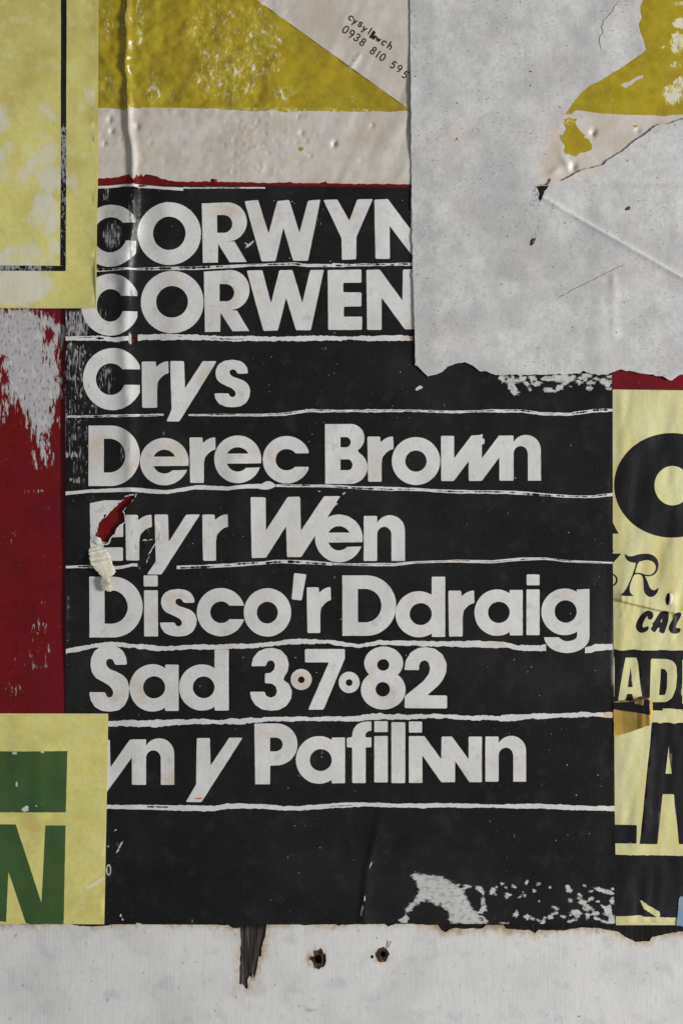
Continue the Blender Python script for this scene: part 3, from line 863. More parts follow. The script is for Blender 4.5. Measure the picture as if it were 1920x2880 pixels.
black_wear = density((318, 664, 30, 46, 0.86), (300, 545, 12, 26, 0.8), (372, 590, 18, 50, 0.55), (376, 690, 14, 50, 0.5), (214, 912, 44, 46, 0.98), (292, 860, 14, 46, 0.6), (300, 950, 70, 20, 0.5), (200, 1000, 60, 44, 0.78), (225, 1050, 40, 90, 0.72),
                     (205, 1120, 40, 120, 0.6), (258, 1150, 20, 26, 0.7), (300, 1066, 26, 44, 0.74), (220, 1240, 40, 90, 0.62), (232, 1340, 30, 50, 0.52), (200, 1280, 26, 12, 0.95), (345, 1280, 10, 30, 0.75), (218, 1350, 30, 14, 0.75), (410, 1500, 20, 30, 0.5),
                     (270, 1400, 30, 16, 0.45), (930, 850, 40, 26, 0.4), (905, 980, 22, 8, 0.6), (395, 1605, 9, 22, 0.7), (400, 1640, 6, 20, 0.6), (335, 2380, 14, 40, 0.55), (700, 580, 14, 8, 0.6), (640, 2110, 14, 20, 0.45),
                     (1510, 1990, 22, 20, 0.42), (1360, 1240, 10, 26, 0.55), (880, 640, 40, 60, 0.38), (1050, 2510, 14, 40, 0.42), (600, 2060, 700, 400, 0.12), (930, 700, 700, 1200, 0.12))
rip = [(371, 944), (378, 951), (388, 957), (381, 963), (371, 967)]
build("paper", [('+', outline), ('-', tear), ('-', rip)], zblack, BLACK, bp, 13, 1.8, {"wear": black_wear, "scuff": ink_scuff}, [(1370, 1045, 1722, 1125, 3.2), (1095, 2440, 1728, 2598, 3.2), (270, 520, 520, 1640, 7), (186, 860, 270, 1400, 9), (960, 2250, 1130, 2600, 7)])
tearo = [(x + (-4.5 if x < 300 else -2.5 if y < 1470 and x < 345 else 2.2), y + (-2.2 if y < 1450 else 2)) for x, y in tear]
build("torn_edge", [('+', rough(tearo, 2.2, 3, 6)), ('-', tear)], up(zblack, 0.9), FIBRE, bp, None, 1.5)

zb = up(zblack, 0.8)
WHITE_WEAR = density((376, 605, 14, 46, 0.92), (374, 690, 16, 46, 0.9), (310, 660, 40, 100, 0.52), (372, 840, 18, 50, 0.7), (300, 860, 60, 90, 0.42), (300, 1070, 60, 90, 0.42), (370, 1270, 20, 60, 0.55), (425, 760, 160, 12, 0.6), (1050, 745, 110, 12, 0.6), (380, 1500, 14, 80, 0.5), (960, 1300, 40, 60, 0.3), (1420, 1300, 40, 70, 0.3))


def glyph(parent, ops, jit=0.5, name="letter"):
    o2 = [(o, rough(p, jit, 7, 9) if jit else p) for o, p in ops]
    lo = min(p[0] for _, q in ops for p in q)
    return build(name, o2, zb, WHITE, parent, 5 if lo < 420 else 10, 0.5, {"ink": WHITE_WEAR})


def gO(x0, y0, x1, y1, i0, j0, i1, j1):
    return [('+', ebox(x0, y0, x1, y1)), ('-', ebox(i0, j0, i1, j1))]


def gC(x0, y0, x1, y1, i0, j0, i1, j1, t0, t1, clip=None):
    ops = gO(x0, y0, x1, y1, i0, j0, i1, j1)
    cx = (i0 + i1) / 2
    ops.append(('-', rect(cx + (i1 - i0) * 0.22, t0, x1 + 9, t1)))
    if clip:
        ops.append(('-', rect(clip, y0 - 5, x1 + 9, y1 + 5)))
    return ops


def gE(x0, y0, x1, y1, ct, b0, b1, cb, term, hw):
    """round e: outline box, counter top, bar top and bottom, lower counter floor, terminal top, half width of counters"""
    cx, cy = (x0 + x1) / 2, (y0 + y1) / 2
    ry1 = cy - ct; ry2 = cb - cy
    r1 = hw / math.sqrt(max(.05, 1 - ((cy - b0) / ry1) ** 2)); r2 = hw / math.sqrt(max(.05, 1 - ((b1 - cy) / ry2) ** 2))
    u = [p for p in ell(cx, cy, r1, ry1, 60) if p[1] < b0 - 0.4]; l = [p for p in ell(cx, cy, r2, ry2, 60) if p[1] > b1 + 0.4]
    u = sorted(u, key=lambda p: p[0]); l = sorted(l, key=lambda p: -p[0])
    u = [(u[0][0] - 1, b0)] + u + [(u[-1][0] + 1, b0)]; l = [(l[0][0] + 1, b1)] + l + [(l[-1][0] - 1, b1)]
    return [('+', ebox(x0, y0, x1, y1)), ('-', u), ('-', l), ('-', [(cx, b1), (x1 + 6, b1 - 1), (x1 + 6, term - 2), (cx + hw * 0.75, term)])]


def gr(x0, sr, ar, top, bot, ab):
    w = ar - sr
    return [('+', soft([(x0, top), (sr - 4, top), (sr - 3, top + 16), (sr + w * .22, top + 7), (sr + w * .55, top + 1.5), (ar - 1, top - 1), (ar, ab), (ar - w * .28, ab + 2), (ar - w * .58, ab + 9), (sr + w * .08, ab + 22), (sr, ab + 40), (sr, bot), (x0 + 2, bot)], 2.5))]


def gn(x0, sr, ir, x1, top, bot, at, it):
    a = sr - 6
    cx = (a + x1) / 2; rx = (x1 - a) / 2
    ry = rx * 1.02
    ic = (sr + ir) / 2; ix = (ir - sr) / 2
    return [('+', ell(cx, at + ry, rx, ry, 40)), ('+', rect(cx - rx + 2, at + ry, x1, bot)), ('-', ell(ic, it + ix * 1.1, ix, ix * 1.1, 30)), ('-', rect(sr - 2, it + ix * 1.1, ir, bot + 8)), ('+', soft(rect(x0, top, sr, bot), 2))]


def ga(x0, y0, x1, y1, sl, i0, j0, i1, j1, st=None, sb=None):
    w = (i0 - x0) + i1 + (i0 - x0) * 0.6
    return [('+', ebox(x0, y0, min(x1, i1 + (i0 - x0) * 0.75), y1)), ('+', soft(rect(sl, st if st is not None else y0 + 4, x1, sb or y1 - 2), 2)), ('-', ebox(i0, j0, i1, j1))]


def gD(x0, x1, top, bot, i0, i1, it, ib):
    def half(xa, xb, t, b):
        r = (b - t) / 2
        xs = xb - r * 0.98
        return [(xa, t), (xs, t)] + ell(xs, (t + b) / 2, xb - xs, r, 26, -90, 90)[1:-1] + [(xs, b), (xa, b)]
    return [('+', half(x0, x1, top, bot)), ('-', half(i0, i1, it, ib))]


S_PTS = [(1343, 625), (1338, 590), (1318, 558), (1285, 538), (1230, 530), (1175, 537), (1135, 560), (1115, 595), (1112, 630), (1122, 665), (1145, 690), (1190, 710), (1225, 725), (1250, 745), (1257, 765), (1250, 780), (1235, 788), (1215, 782), (1205, 761), (1103, 760), (1112, 800), (1140, 835), (1185, 853), (1235, 857), (1290, 850),
         (1330, 825), (1353, 785), (1358, 740), (1345, 700), (1315, 675), (1270, 658), (1235, 648), (1215, 632), (1210, 615), (1218, 600), (1235, 595), (1255, 602), (1268, 626)]


def gs(x0, y0, x1, y1):
    return [('+', soft([(x0 + (x - 1103) / 255 * (x1 - x0), y0 + (y - 530) / 327 * (y1 - y0)) for x, y in S_PTS], 3))]


def gp(*pts, r=2.5):
    return [('+', soft(list(pts), r))]


def line(label, x, y, glyphs):
    e = empty("text_line", x, y, Z_BLACK, bp)
    tag(e, label)
    for g in glyphs:
        if isinstance(g, tuple):        # letters drawn into one another
            glyph(e, g[0] + g[1], name="joined_letters")
        else:
            glyph(e, g)
    return e


line("top line of white capitals, its end under the grey sheet", 312, 750, [
    gC(226, 577, 398, 751, 264, 612, 360, 711, 629, 679, 384), gO(388, 570, 566, 746, 431, 610.5, 522.5, 704),
    [('+', [(568, 573), (640, 569.5)] + ell(640, 624.5, 54.5, 55, 26, -90, 90)[1:] + [(636, 680)] + [(660, 679.5), (694, 737.5), (646, 738.5), (614, 686), (613.5, 739), (571, 740)]), ('-', [(611, 605), (629, 605)] + ell(629, 630, 24.5, 25, 18, -90, 90)[1:-1] + [(629, 655), (611, 655)])],
    gp((688, 566), (726, 563), (755.5, 657.5), (780, 566), (813.5, 563), (842, 655.5), (866, 565), (901, 562), (866, 734), (824.5, 734), (797, 641), (775, 735), (736, 736)),
    gp((909, 563), (948, 561), (982, 621), (1004.5, 561), (1048, 560), (1002, 666.5), (1001, 729), (961, 731), (960, 670)),
    gp((1052, 562), (1090, 560), (1154, 645), (1155, 558), (1196, 558), (1196, 727), (1165, 727), (1095, 635), (1096, 728), (1055.5, 728))])
line("second line of white capitals, like the top line but for one letter", 312, 940, [
    gC(228.6, 770, 394, 944.5, 272.6, 812.6, 349, 904.5, 833, 876, 387), gO(396.7, 762.4, 573.5, 938, 439.6, 805, 529.4, 894),
    [('+', [(574, 764.5), (648, 760)] + ell(648, 816, 54, 56, 26, -90, 90)[1:] + [(644, 872)] + [(667, 874), (701, 931), (654, 932), (620.5, 880), (619.6, 933), (577, 934)]), ('-', [(618, 799.6), (635, 799.6)] + ell(635, 824, 24, 24.4, 18, -90, 90)[1:-1] + [(635, 848), (618, 848)])],
    gp((694, 761.6), (738, 760.4), (762.4, 853.5), (785.7, 760.8), (822.4, 759.6), (850, 852), (872, 759.6), (910.6, 759), (874, 929), (832.6, 929), (804.5, 838), (781.6, 930), (741, 931)),
    gp((921, 759.6), (1016, 757.6), (1016, 795), (965, 795), (965, 822), (1016, 822), (1016, 861.6), (966.5, 862.4), (966.5, 891), (1018, 890), (1017.5, 927.7), (923, 928)),
    gp((1030, 759), (1067, 757.6), (1131, 845), (1132.6, 757.6), (1174, 756), (1174, 926), (1138, 926), (1072.6, 837), (1072.6, 927.7), (1032, 928))])
line("third line, a short white word with a tailed letter", 318, 1155, [
    gC(234.7, 979, 402, 1154, 271, 1022, 354, 1111, 1039, 1083, 394), gr(399, 443, 475.5, 1017, 1147, 1050.6),
    gp((479.6, 1016), (518.4, 1016), (521, 1092.6), (570.6, 1016), (610, 1016), (505, 1185.7), (469.4, 1185.7), (483.7, 1152)), gs(603, 1012, 704, 1146)])
line("fourth line, two white words ending in slanted joined letters", 600, 1365, [
    gD(250, 395, 1197, 1367, 293, 354, 1234, 1329), gE(395, 1232, 531.4, 1365, 1265, 1284.5, 1311, 1332, 1323, 30), gr(533.5, 574, 607, 1230.6, 1358, 1265), gE(603, 1225, 735, 1359, 1258, 1276, 1304, 1326.5, 1316, 30),
    gC(739, 1226.5, 873, 1360, 775, 1263, 837, 1323, 1275, 1313, 867.5),
    [('+', [(913.5, 1193), (986, 1192.7)] + ell(986, 1232, 38.5, 39.3, 20, -90, 60)[1:] + [(1008, 1271)] + ell(985, 1314, 48, 47, 22, -58, 90) + [(914.7, 1361)]),
     ('-', [(957, 1229.4), (973, 1229.4)] + ell(973, 1243.7, 13, 14.3, 12, -90, 90)[1:-1] + [(973, 1258), (957, 1258)]), ('-', [(957, 1292), (977, 1292)] + ell(977, 1307.3, 14, 15.2, 12, -90, 90)[1:-1] + [(977, 1322.5), (957, 1322.5)])],
    gr(1032.6, 1072.6, 1106, 1228, 1354.7, 1263), gO(1101, 1229.4, 1237, 1364, 1138.8, 1267, 1199, 1326.5),
    (gp((1239, 1226), (1276, 1226), (1276, 1289), (1325, 1225), (1345, 1224), (1357, 1221), (1355, 1232), (1362, 1236), (1361, 1248), (1354, 1250), (1354, 1289), (1402, 1225), (1405.4, 1225), (1405.4, 1283), (1353.5, 1352.7), (1317, 1352.7), (1317, 1297), (1275, 1353), (1240, 1353), r=2),
    gn(1403, 1443, 1483, 1519.6, 1225, 1352, 1223, 1254.7))])
eline = line("fifth line, two white words, the first letter torn away", 460, 1615, [
    [('+', soft([(254, 1415), (296, 1407), (347, 1407), (347, 1445), (293, 1447), (293, 1477), (348, 1475), (348, 1510), (293, 1512), (293, 1540), (347, 1539), (347, 1577), (256, 1577)], 2)), ('-', tearo)],
    gr(354, 393, 428.6, 1448, 1576, 1482), gp((436, 1447), (473.5, 1447), (475.5, 1523.7), (524.5, 1447), (563, 1447), (455, 1615.5), (414, 1615.5), (439, 1579)), gr(569.4, 608, 642, 1447, 1577, 1482),
    (gp((705, 1398), (747, 1399), (748, 1492), (809, 1397.5), (844, 1397), (846, 1493), (911, 1395.5), (957, 1395.5), (944, 1415), (951, 1416), (940, 1424), (920, 1456), (887, 1505), (847, 1566.5), (807, 1567), (804.5, 1480), (748, 1568.6), (708, 1569.4)),
    gE(886, 1447, 1019.6, 1581.6, 1480, 1498, 1525.7, 1548, 1538, 29.5)), gn(1022.4, 1060, 1100, 1138, 1451, 1577.6, 1449, 1481.6)])
line("sixth line, two white words with an apostrophe, reaching the right edge", 950, 1790, [
    gD(252, 402, 1621.6, 1793, 294.7, 360, 1660, 1754), [('+', soft(rect(405, 1618, 444.5, 1649), 2)), ('+', soft(rect(406, 1660, 445, 1790), 2))], gs(450, 1656, 554, 1790),
    gC(554, 1653.5, 690, 1789, 592, 1691, 652, 1752, 1703, 1741, 686.5), gO(686, 1654, 818.8, 1790, 722.5, 1692, 781.6, 1753), gp((827, 1611.4), (861.6, 1615.5), (848, 1689), (820, 1685)), gr(862.4, 900.4, 930.6, 1651.4, 1780, 1688),
    gD(962.4, 1113.5, 1618, 1788, 1006, 1072, 1656, 1750), ga(1111.4, 1662.4, 1251, 1792, 1213, 1151, 1696, 1213.5, 1757.5, 1621.6, 1791), gr(1259.6, 1300, 1333, 1661, 1790, 1696), ga(1333, 1657.6, 1468.6, 1788, 1432, 1371, 1692, 1432, 1752, 1659, 1787),
    [('+', soft(rect(1480, 1615.5, 1516, 1646), 2)), ('+', soft(rect(1479, 1657.6, 1516, 1786), 2))],
    [('+', [(1529, 1792), (1570, 1792)] + ell(1595, 1786, 26, 17, 16, 150, 0) + [(1620, 1658), (1655.5, 1656)] + ell(1592, 1790, 63.5, 46, 30, 0, 178)),
     ('+', ebox(1521, 1655, 1652, 1786)), ('-', ebox(1558, 1688, 1620, 1751))]])
line("seventh line, a white date with small ring stops", 750, 2000, [
    gs(251, 1815, 364, 2002), ga(364.5, 1868, 503, 2001, 465, 403, 1902, 465, 1964, 1869, 1999), ga(504, 1868, 644, 1998, 604, 543, 1902, 604, 1963, 1826, 1997.6),
    gp((707, 1873), (712, 1850), (727, 1832), (748, 1823), (768, 1821.6), (790, 1828), (806, 1845), (812.6, 1866), (809, 1888), (799, 1904), (797, 1912), (812, 1922), (821, 1942), (819, 1965), (805, 1985), (785, 1996), (763, 1998), (738, 1995), (718, 1982), (707, 1965), (703, 1945), (745, 1945), (748, 1956), (762, 1962), (775, 1956), (779, 1944), (776, 1930), (765, 1922), (745, 1921), (745, 1893), (760, 1892), (771, 1883), (774, 1870), (770, 1860), (761, 1856), (752, 1861), (748, 1873)),
    gO(817.5, 1881, 876.7, 1940, 838, 1902, 857, 1921), gp((857.5, 1825), (969.4, 1825), (969.4, 1852), (909.4, 1995.5), (866.5, 1995.5), (924.5, 1862.4), (857.5, 1862.4)), gO(952, 1889, 1011, 1949, 972, 1910, 991, 1929),
    [('+', ebox(1023.7, 1818, 1133, 1912)), ('+', ebox(1014.3, 1884, 1140, 1995.5)), ('-', ebox(1060, 1853.5, 1094, 1886)), ('-', ebox(1055.5, 1918, 1096, 1959))],
    gp((1136, 1884), (1140, 1858), (1153, 1836), (1173, 1823), (1195, 1819.6), (1222, 1824), (1243, 1840), (1255, 1865), (1254, 1890), (1244, 1912), (1232, 1927), (1201, 1955), (1256, 1955.5), (1256, 1992), (1137, 1991), (1138, 1957), (1190, 1915), (1205, 1895), (1209, 1878), (1204, 1862), (1193, 1856), (1182, 1861), (1177.5, 1872), (1177.5, 1884))])
line("eighth line of white lettering, its start under the green printed sheet", 850, 2200, [
    (gp((272, 2081), (309, 2081), (311, 2158), (366, 2080), (373, 2079.5), (373, 2128), (302, 2226), (275, 2262), (240, 2262), (272, 2215)), gn(371.5, 411.4, 453, 490.6, 2079, 2207, 2076, 2110)),
    gp((554, 2075), (591, 2075), (592.7, 2152.7), (645, 2074), (683, 2074), (567, 2255.5), (523, 2255), (552, 2206)),
    [('+', [(715.5, 2034.5), (777, 2034)] + ell(777, 2093, 59.7, 59, 26, -90, 90)[1:-1] + [(777, 2152), (759.6, 2153), (759.6, 2205), (718, 2205)]), ('-', [(759.6, 2074), (776, 2074)] + ell(776, 2093.3, 19, 19.3, 14, -90, 90)[1:-1] + [(776, 2112.6), (759.6, 2112.6)])],
    ga(832, 2070, 970, 2203.7, 932.6, 871, 2106.5, 932.6, 2168, 2074, 2202.4),
    gp((990, 2102), (975, 2102), (975, 2075), (990, 2073), (990, 2064), (994, 2050), (1003, 2038), (1016, 2031), (1028, 2029), (1044, 2029), (1044, 2055), (1036, 2056), (1029, 2061), (1027, 2068), (1028, 2074), (1044, 2074), (1044, 2102), (1028, 2102), (1028, 2202), (990, 2202), r=2),
    [('+', soft(rect(1052, 2028, 1090, 2059), 2)), ('+', soft(rect(1052, 2070, 1090, 2200), 2))], gp((1100, 2031), (1139, 2031), (1139, 2202), (1100, 2202)),
    [('+', soft(rect(1149, 2029, 1186, 2060), 2)), ('+', soft([(1149, 2070), (1193, 2070), (1240, 2135.5), (1241, 2071), (1270, 2071), (1316.7, 2135.5), (1316.7, 2071), (1354, 2071), (1354, 2199.6), (1319, 2199.6), (1279, 2140), (1279, 2200), (1240, 2200), (1187, 2124), (1187, 2201.6), (1149, 2201.6)], 2))],
    gn(1363.7, 1401, 1442, 1478, 2071, 2198, 2069, 2102.4)])


def rule(pts, w, slit=0.0, ragged=1.0, seed=0):
    """a hand-ruled white line: uneven band, with dry streaks where the ink crept in"""
    random.seed(seed)
    P = dens(pts, 4, False)
    n = len(P)
    xs = np.array([p[0] for p in P]); ys = np.array([p[1] for p in P])
    ww = w * (1 + 0.30 * fbm(xs, xs * 0, 120, 2, seed) * 1.5)
    top = ys - ww / 2 + (fbm(xs, xs * 0, 26, 2, seed + 20) + fbm(xs, xs * 0, 6, 2, seed + 22) * 0.8) * ragged; bo = ys + ww / 2 + (fbm(xs, xs * 0, 22, 2, seed + 40) + fbm(xs, xs * 0, 6, 2, seed + 42) * 0.8) * ragged
    ops = [('+', list(zip(xs, top)) + list(zip(xs[::-1], bo[::-1])))]
    i = 2
    while i < n - 4 and slit > 0:
        if random.random() < slit:
            k = min(n - 3, i + random.randint(4, 26))
            t = random.uniform(0.3, 0.7)
            c = top[i:k] * (1 - t) + bo[i:k] * t
            hw = ww[i:k] * random.uniform(0.08, 0.26) * (0.25 + np.abs(fbm(xs[i:k], xs[i:k] * 0, 7, 2, seed + 60)) * 2.2) * np.minimum(1, np.sin(np.linspace(0.1, math.pi - 0.1, k - i)) * 3)
            ops.append(('-', list(zip(xs[i:k], c - hw)) + list(zip(xs[i:k][::-1], (c + hw)[::-1]))))
            i = k
        i += 1
    return build("ruled_line", ops, zb, WHITE, bp, None, 0.4, {"ink": WHITE_WEAR})


rule([(262, 527), (300, 526), (347, 522), (408, 525), (460, 530), (516, 533)], 9, 0, 0.6, 1)
rule([(516, 529), (600, 529), (746, 529)], 4, 0.3, 0.8, 2)
rule([(262, 760), (367, 757.5), (450, 755.5), (530, 755.5), (640, 751), (700, 747), (824, 743), (865, 747), (934, 747)], 8, 0.25, 0.8, 3)
rule([(934, 746), (1010, 745), (1080, 744), (1160, 743)], 9, 0.75, 1.6, 4)
rule([(186, 952), (278, 951), (330, 955), (364, 951)], 14, 0.10, 2.0, 25)
build("torn_edge", [('+', rough([(363, 940), (366, 934), (370, 942), (371, 966), (367, 970), (363, 962)], 1, 3))], lambda x, y: zblack(x, y) + 0.9 + 3 * ramp01(x, 363, 370), FIBRE, bp, None, 1.2)
rule([(388, 950), (408, 948), (520, 948), (640, 953), (760, 953), (900, 951), (1000, 952), (1160, 951)], 14, 0.01, 2.6, 5)
rule([(190, 1172), (326, 1170), (461, 1167)], 6, 0.8, 1.2, 6)
rule([(531, 1168), (600, 1168), (742, 1168), (803, 1165), (860, 1156), (880, 1155)], 7, 0.4, 1.0, 7)
rule([(860, 1155), (893, 1156), (958, 1156), (1150, 1155), (1280, 1159), (1362, 1156), (1464, 1156), (1533, 1164), (1598, 1165), (1668, 1156), (1721, 1152.6)], 8, 0.35, 1.3, 8)
rule([(186, 1388), (245, 1382), (367, 1377), (470, 1384.5), (551, 1370), (640, 1374), (681, 1369), (742, 1367)], 11, 0, 1.0, 9)
build("ruled_line", [('+', smooth([(720, 1374), (735, 1361), (752, 1352), (764, 1355), (778, 1366), (764, 1374), (748, 1378)], 2))], zb, WHITE, bp, None, 0.4, {"ink": WHITE_WEAR})
rule([(776, 1366), (926, 1367), (1007, 1372), (1170, 1377), (1280, 1383), (1423, 1384.5), (1525, 1390.6), (1606, 1397), (1668, 1397), (1721, 1390.6)], 8, 0.5, 0.9, 10)
rule([(186, 1595), (253, 1593), (270, 1594)], 7, 0.4, 0.6, 11)
rule([(310, 1595), (330, 1597), (345, 1595), (359, 1592), (374, 1588), (388, 1589)], 11, 0, 0.8, 12)
rule([(498, 1596), (640, 1590), (742, 1583), (775, 1579), (885, 1582), (934, 1586)], 8, 0.55, 0.8, 13)
rule([(936, 1586), (1027, 1588), (1109, 1588), (1170, 1581), (1280, 1578), (1382, 1580), (1464, 1572.6), (1533, 1571), (1590, 1578), (1721, 1583)], 7, 0.25, 0.5, 14)
rule([(186, 1832), (245, 1821), (298, 1812), (347, 1813.5), (408, 1819.6), (449, 1825), (530, 1820), (592, 1819), (640, 1817.5), (722, 1815.5), (775, 1809), (824, 1803), (926, 1805), (966, 1812), (1007, 1817), (1068, 1807), (1170, 1809), (1280, 1810.6), (1423, 1813.5), (1455, 1821.6), (1534, 1822.4)], 14, 0.004, 2.4, 15)
rule([(1643, 1829), (1660, 1827), (1672, 1820), (1721, 1819)], 14, 0, 1.5, 16)
rule([(296, 2035.5), (367, 2034), (428, 2036), (510, 2030), (640, 2029), (701, 2027), (762, 2021), (885, 2022), (987, 2023), (1048, 2016), (1130, 2016), (1252, 2013), (1280, 2016), (1402, 2020), (1525, 2013), (1647, 2009), (1724, 2011)], 14, 0.004, 2.8, 17)
rule([(296, 2270), (367, 2269), (490, 2272), (604, 2273), (640, 2266), (742, 2267), (795, 2273), (864, 2271), (946, 2265), (1028, 2262), (1130, 2265), (1280, 2265), (1443, 2267), (1525, 2267), (1586, 2270), (1727, 2274)], 13.5, 0.012, 1.6, 18)

# small chips in the ink
random.seed(6)
ops = []
for (x, y, rx, ry, a) in [(1177, 1092, 10, 5, -25), (700, 580, 4, 2, 10), (1017, 2560, 3, 14, 12), (1025, 2525, 1.6, 9, 6), (1042, 2430, 1.4, 9, 22), (339, 2378, 2.2, 12, 30), (332, 2392, 2.0, 9, 35), (340, 2575, 3, 4, 0), (345, 2586, 2.5, 3, 0), (305, 2380, 3, 2, 0), (325, 2335, 4, 1.5, -40), (390, 2598, 7, 2, 0), (700, 690, 13, 3, -40), (708, 683, 9, 2, -50), (694, 686, 7, 1.6, 20), (898, 1382, 5, 1.2, 0), (967, 1388, 5, 2, -35)]:
    ops.append(('+', rough(blob(x, y, rx, ry, a, 0.35), 0.9, 3, 4)))
for i in range(46):
    ops.append(('+', blob(random.choice([random.uniform(880, 960), random.uniform(760, 840), random.uniform(1430, 1720), random.uniform(300, 1700)]), random.uniform(560, 2580), random.uniform(0.8, 1.8), random.uniform(0.8, 1.6), 0, 0.4, 7)))
tag(build("ink_loss", ops, zb, SCRAPED, bp, None, 0.3), kind="stuff")
build("orange_smear", [('+', rough(blob(560, 2245, 12, 3, -6, 0.3), 0.8, 3))], up(zblack, 1.0), ORANGE, bp, None, 0.2)

# ---- curled strip torn out of the fifth line, hanging forward
rows = [(1524, 278, 303, 0), (1532, 268, 304, 1.5), (1540, 255, 305, 4), (1551, 251, 307, 7), (1563, 251, 310, 10), (1574, 253, 315, 13), (1584, 257, 320, 15), (1593, 261, 325, 16), (1602, 267, 327, 17), (1612, 277, 323, 18), (1618, 284, 316, 18.5), (1623, 289, 312, 19), (1630, 291, 312, 20), (1637, 292, 316, 21), (1644, 294, 317, 21), (1651, 295, 320, 21), (1658, 300, 320, 20), (1663, 305, 314, 18)]
NU, ri = 22, np.array(rows, float)
yy = np.interp(np.linspace(0, 1, 74), np.linspace(0, 1, len(rows)), ri[:, 0])
P, H = [], []
for side in (1, 0):
    for y in yy:
        x0, x1, hz = (np.interp(y, ri[:, 0], ri[:, k]) for k in (1, 2, 3))
        for u in np.linspace(-1, 1, NU):
            x = (x0 + x1) / 2 + u * (x1 - x0) / 2 + float(fbm(y, u, 5, 3, 6.0 + (u > 0) * 9)) * 4.5 * abs(u) ** 2
            w = (x1 - x0) / 60
            sk = y + 0.28 * (x - x0)
            pl = (1.5 * math.sin(sk / 10.5 * 2 * math.pi) * math.exp(-((y - 1546) / 15) ** 2) + 2.6 * math.exp(-((sk - 1588) / 5) ** 2) + 1.8 * math.exp(-((sk - 1574) / 4) ** 2)) * (1 - 0.4 * u) - 2.2 * math.exp(-((y - 1622) / 4) ** 2) + 1.6 * math.exp(-((y - 1634) / 5) ** 2) - 1.2 * math.exp(-((y - 1645) / 3) ** 2)
            P.append((x, y + 2.5 * u * w))
            H.append(hz + Z_BLACK + (2.6 * w * math.sqrt(max(0, 1 - u * u * 0.98)) + pl * 1.35 + float(fbm(x, y, 18, 2, 3.0)) * 1.5 if side else -1.2))
n1 = 74 * NU
T = []
idx = lambda s, i, j: (0 if s else n1) + i * NU + j
for i in range(73):
    for j in range(NU - 1):
        a, b, c, d = idx(1, i, j), idx(1, i, j + 1), idx(1, i + 1, j + 1), idx(1, i + 1, j)
        T += [(a, d, c), (a, c, b)]
        a, b, c, d = (idx(0, i, j), idx(0, i, j + 1), idx(0, i + 1, j + 1), idx(0, i + 1, j))
        T += [(a, c, d), (a, b, c)]
for i in range(73):
    for j, f in ((0, 0), (NU - 1, 1)):
        a, d, e, g = idx(1, i, j), idx(1, i + 1, j), idx(0, i + 1, j), idx(0, i, j)
        T += [(a, e, d), (a, g, e)] if not f else [(a, d, e), (a, e, g)]
for j in range(NU - 1):
    a, b, c, d = idx(1, 73, j), idx(1, 73, j + 1), idx(0, 73, j + 1), idx(0, 73, j)
    T += [(a, d, c), (a, c, b)]
flap = solid("torn_strip", np.array(P), np.array(T), np.array(H), CURL, bp, 0, {"brown": density((300, 1640, 16, 12, 1.0), (302, 1622, 14, 6, 0.9), (290, 1580, 40, 5, 0.6), (300, 1572, 20, 4, 0.7), (311, 1660, 8, 6, 0.8))})
tag(flap, "pleated strip of torn white paper hanging from the rip")
build("lifted_fibre", [('+', rough([(262, 1500), (272, 1508), (284, 1514), (289, 1530), (275, 1532), (262, 1522), (256, 1538), (254, 1520)], 2, 3))], lambda x, y: zblack(x, y) + 1.2 + 4 * gauss(x, y, 275, 1520, 14), FIBRE, bp, 4, 1.0)
# crack lines beside the second letter of the fifth line
# ================================================================== amber tape over the joint
tape = empty("amber_tape", 1778, 2068, Z_RIGHT)
tag(tape, "glossy amber tape fragment, lifted and buckled, beside the date line", "tape")


def ztape(x, y):
    t = np.clip((x - 1741 - (y - 1990) * 0.14) / (1818 - 1741), 0, 1)
    r = 26 * t ** 1.25
    dn = np.clip((x - 1816) / 17.0, 0, 1)
    r = r * (1 - dn ** 2 * 0.85)
    fold = 1.6 * np.sin((x - 1790) / 5.0) * np.clip((x - 1780) / 20, 0, 1)
    return zright(x * 0 + 1730, y) + 4.6 + r + fold + fbm(x, y * 0.3, 14, 2, 3.0) * 1.6 * t


tp = rough([(1723.5, 1973), (1740, 1972), (1758, 1970), (1780, 1970), (1787, 1962), (1795, 1958), (1812, 1960), (1823, 1959), (1829, 1968), (1832, 1985), (1833, 2008), (1831, 2022), (1822, 2030), (1820, 2038), (1808, 2040), (1790, 2049), (1770, 2057), (1752, 2064), (1742, 2066), (1724, 2068)], 1.2, 4, 6)
build("backing", [('+', tp)], ztape, AMBER, tape, 3, 1.0)
build("black_stripe", [('+', [(1724, 1974), (1737, 1975), (1760, 1973), (1781, 1972), (1781, 1977), (1804, 1981), (1806, 1963), (1822, 1966), (1822, 2008), (1785, 2002), (1724, 1994)])], up(ztape, 0.7), TAPEBLACK, tape, 3, 0.4)
build("torn_fibre", [('+', rough([(1766, 1969), (1780, 1967), (1788, 1958), (1800, 1955), (1816, 1959), (1818, 1965), (1800, 1963), (1790, 1966), (1781, 1972), (1768, 1972)], 1.8, 3))], up(ztape, 1.6), REDFIBRE, tape, 3, 0.8)
build("tape_residue", [('+', [(1696, 2004), (1724.5, 2003), (1724.5, 2018), (1698, 2018)])], up(zblack, 1.1), TAN, tape, None, 0.2)

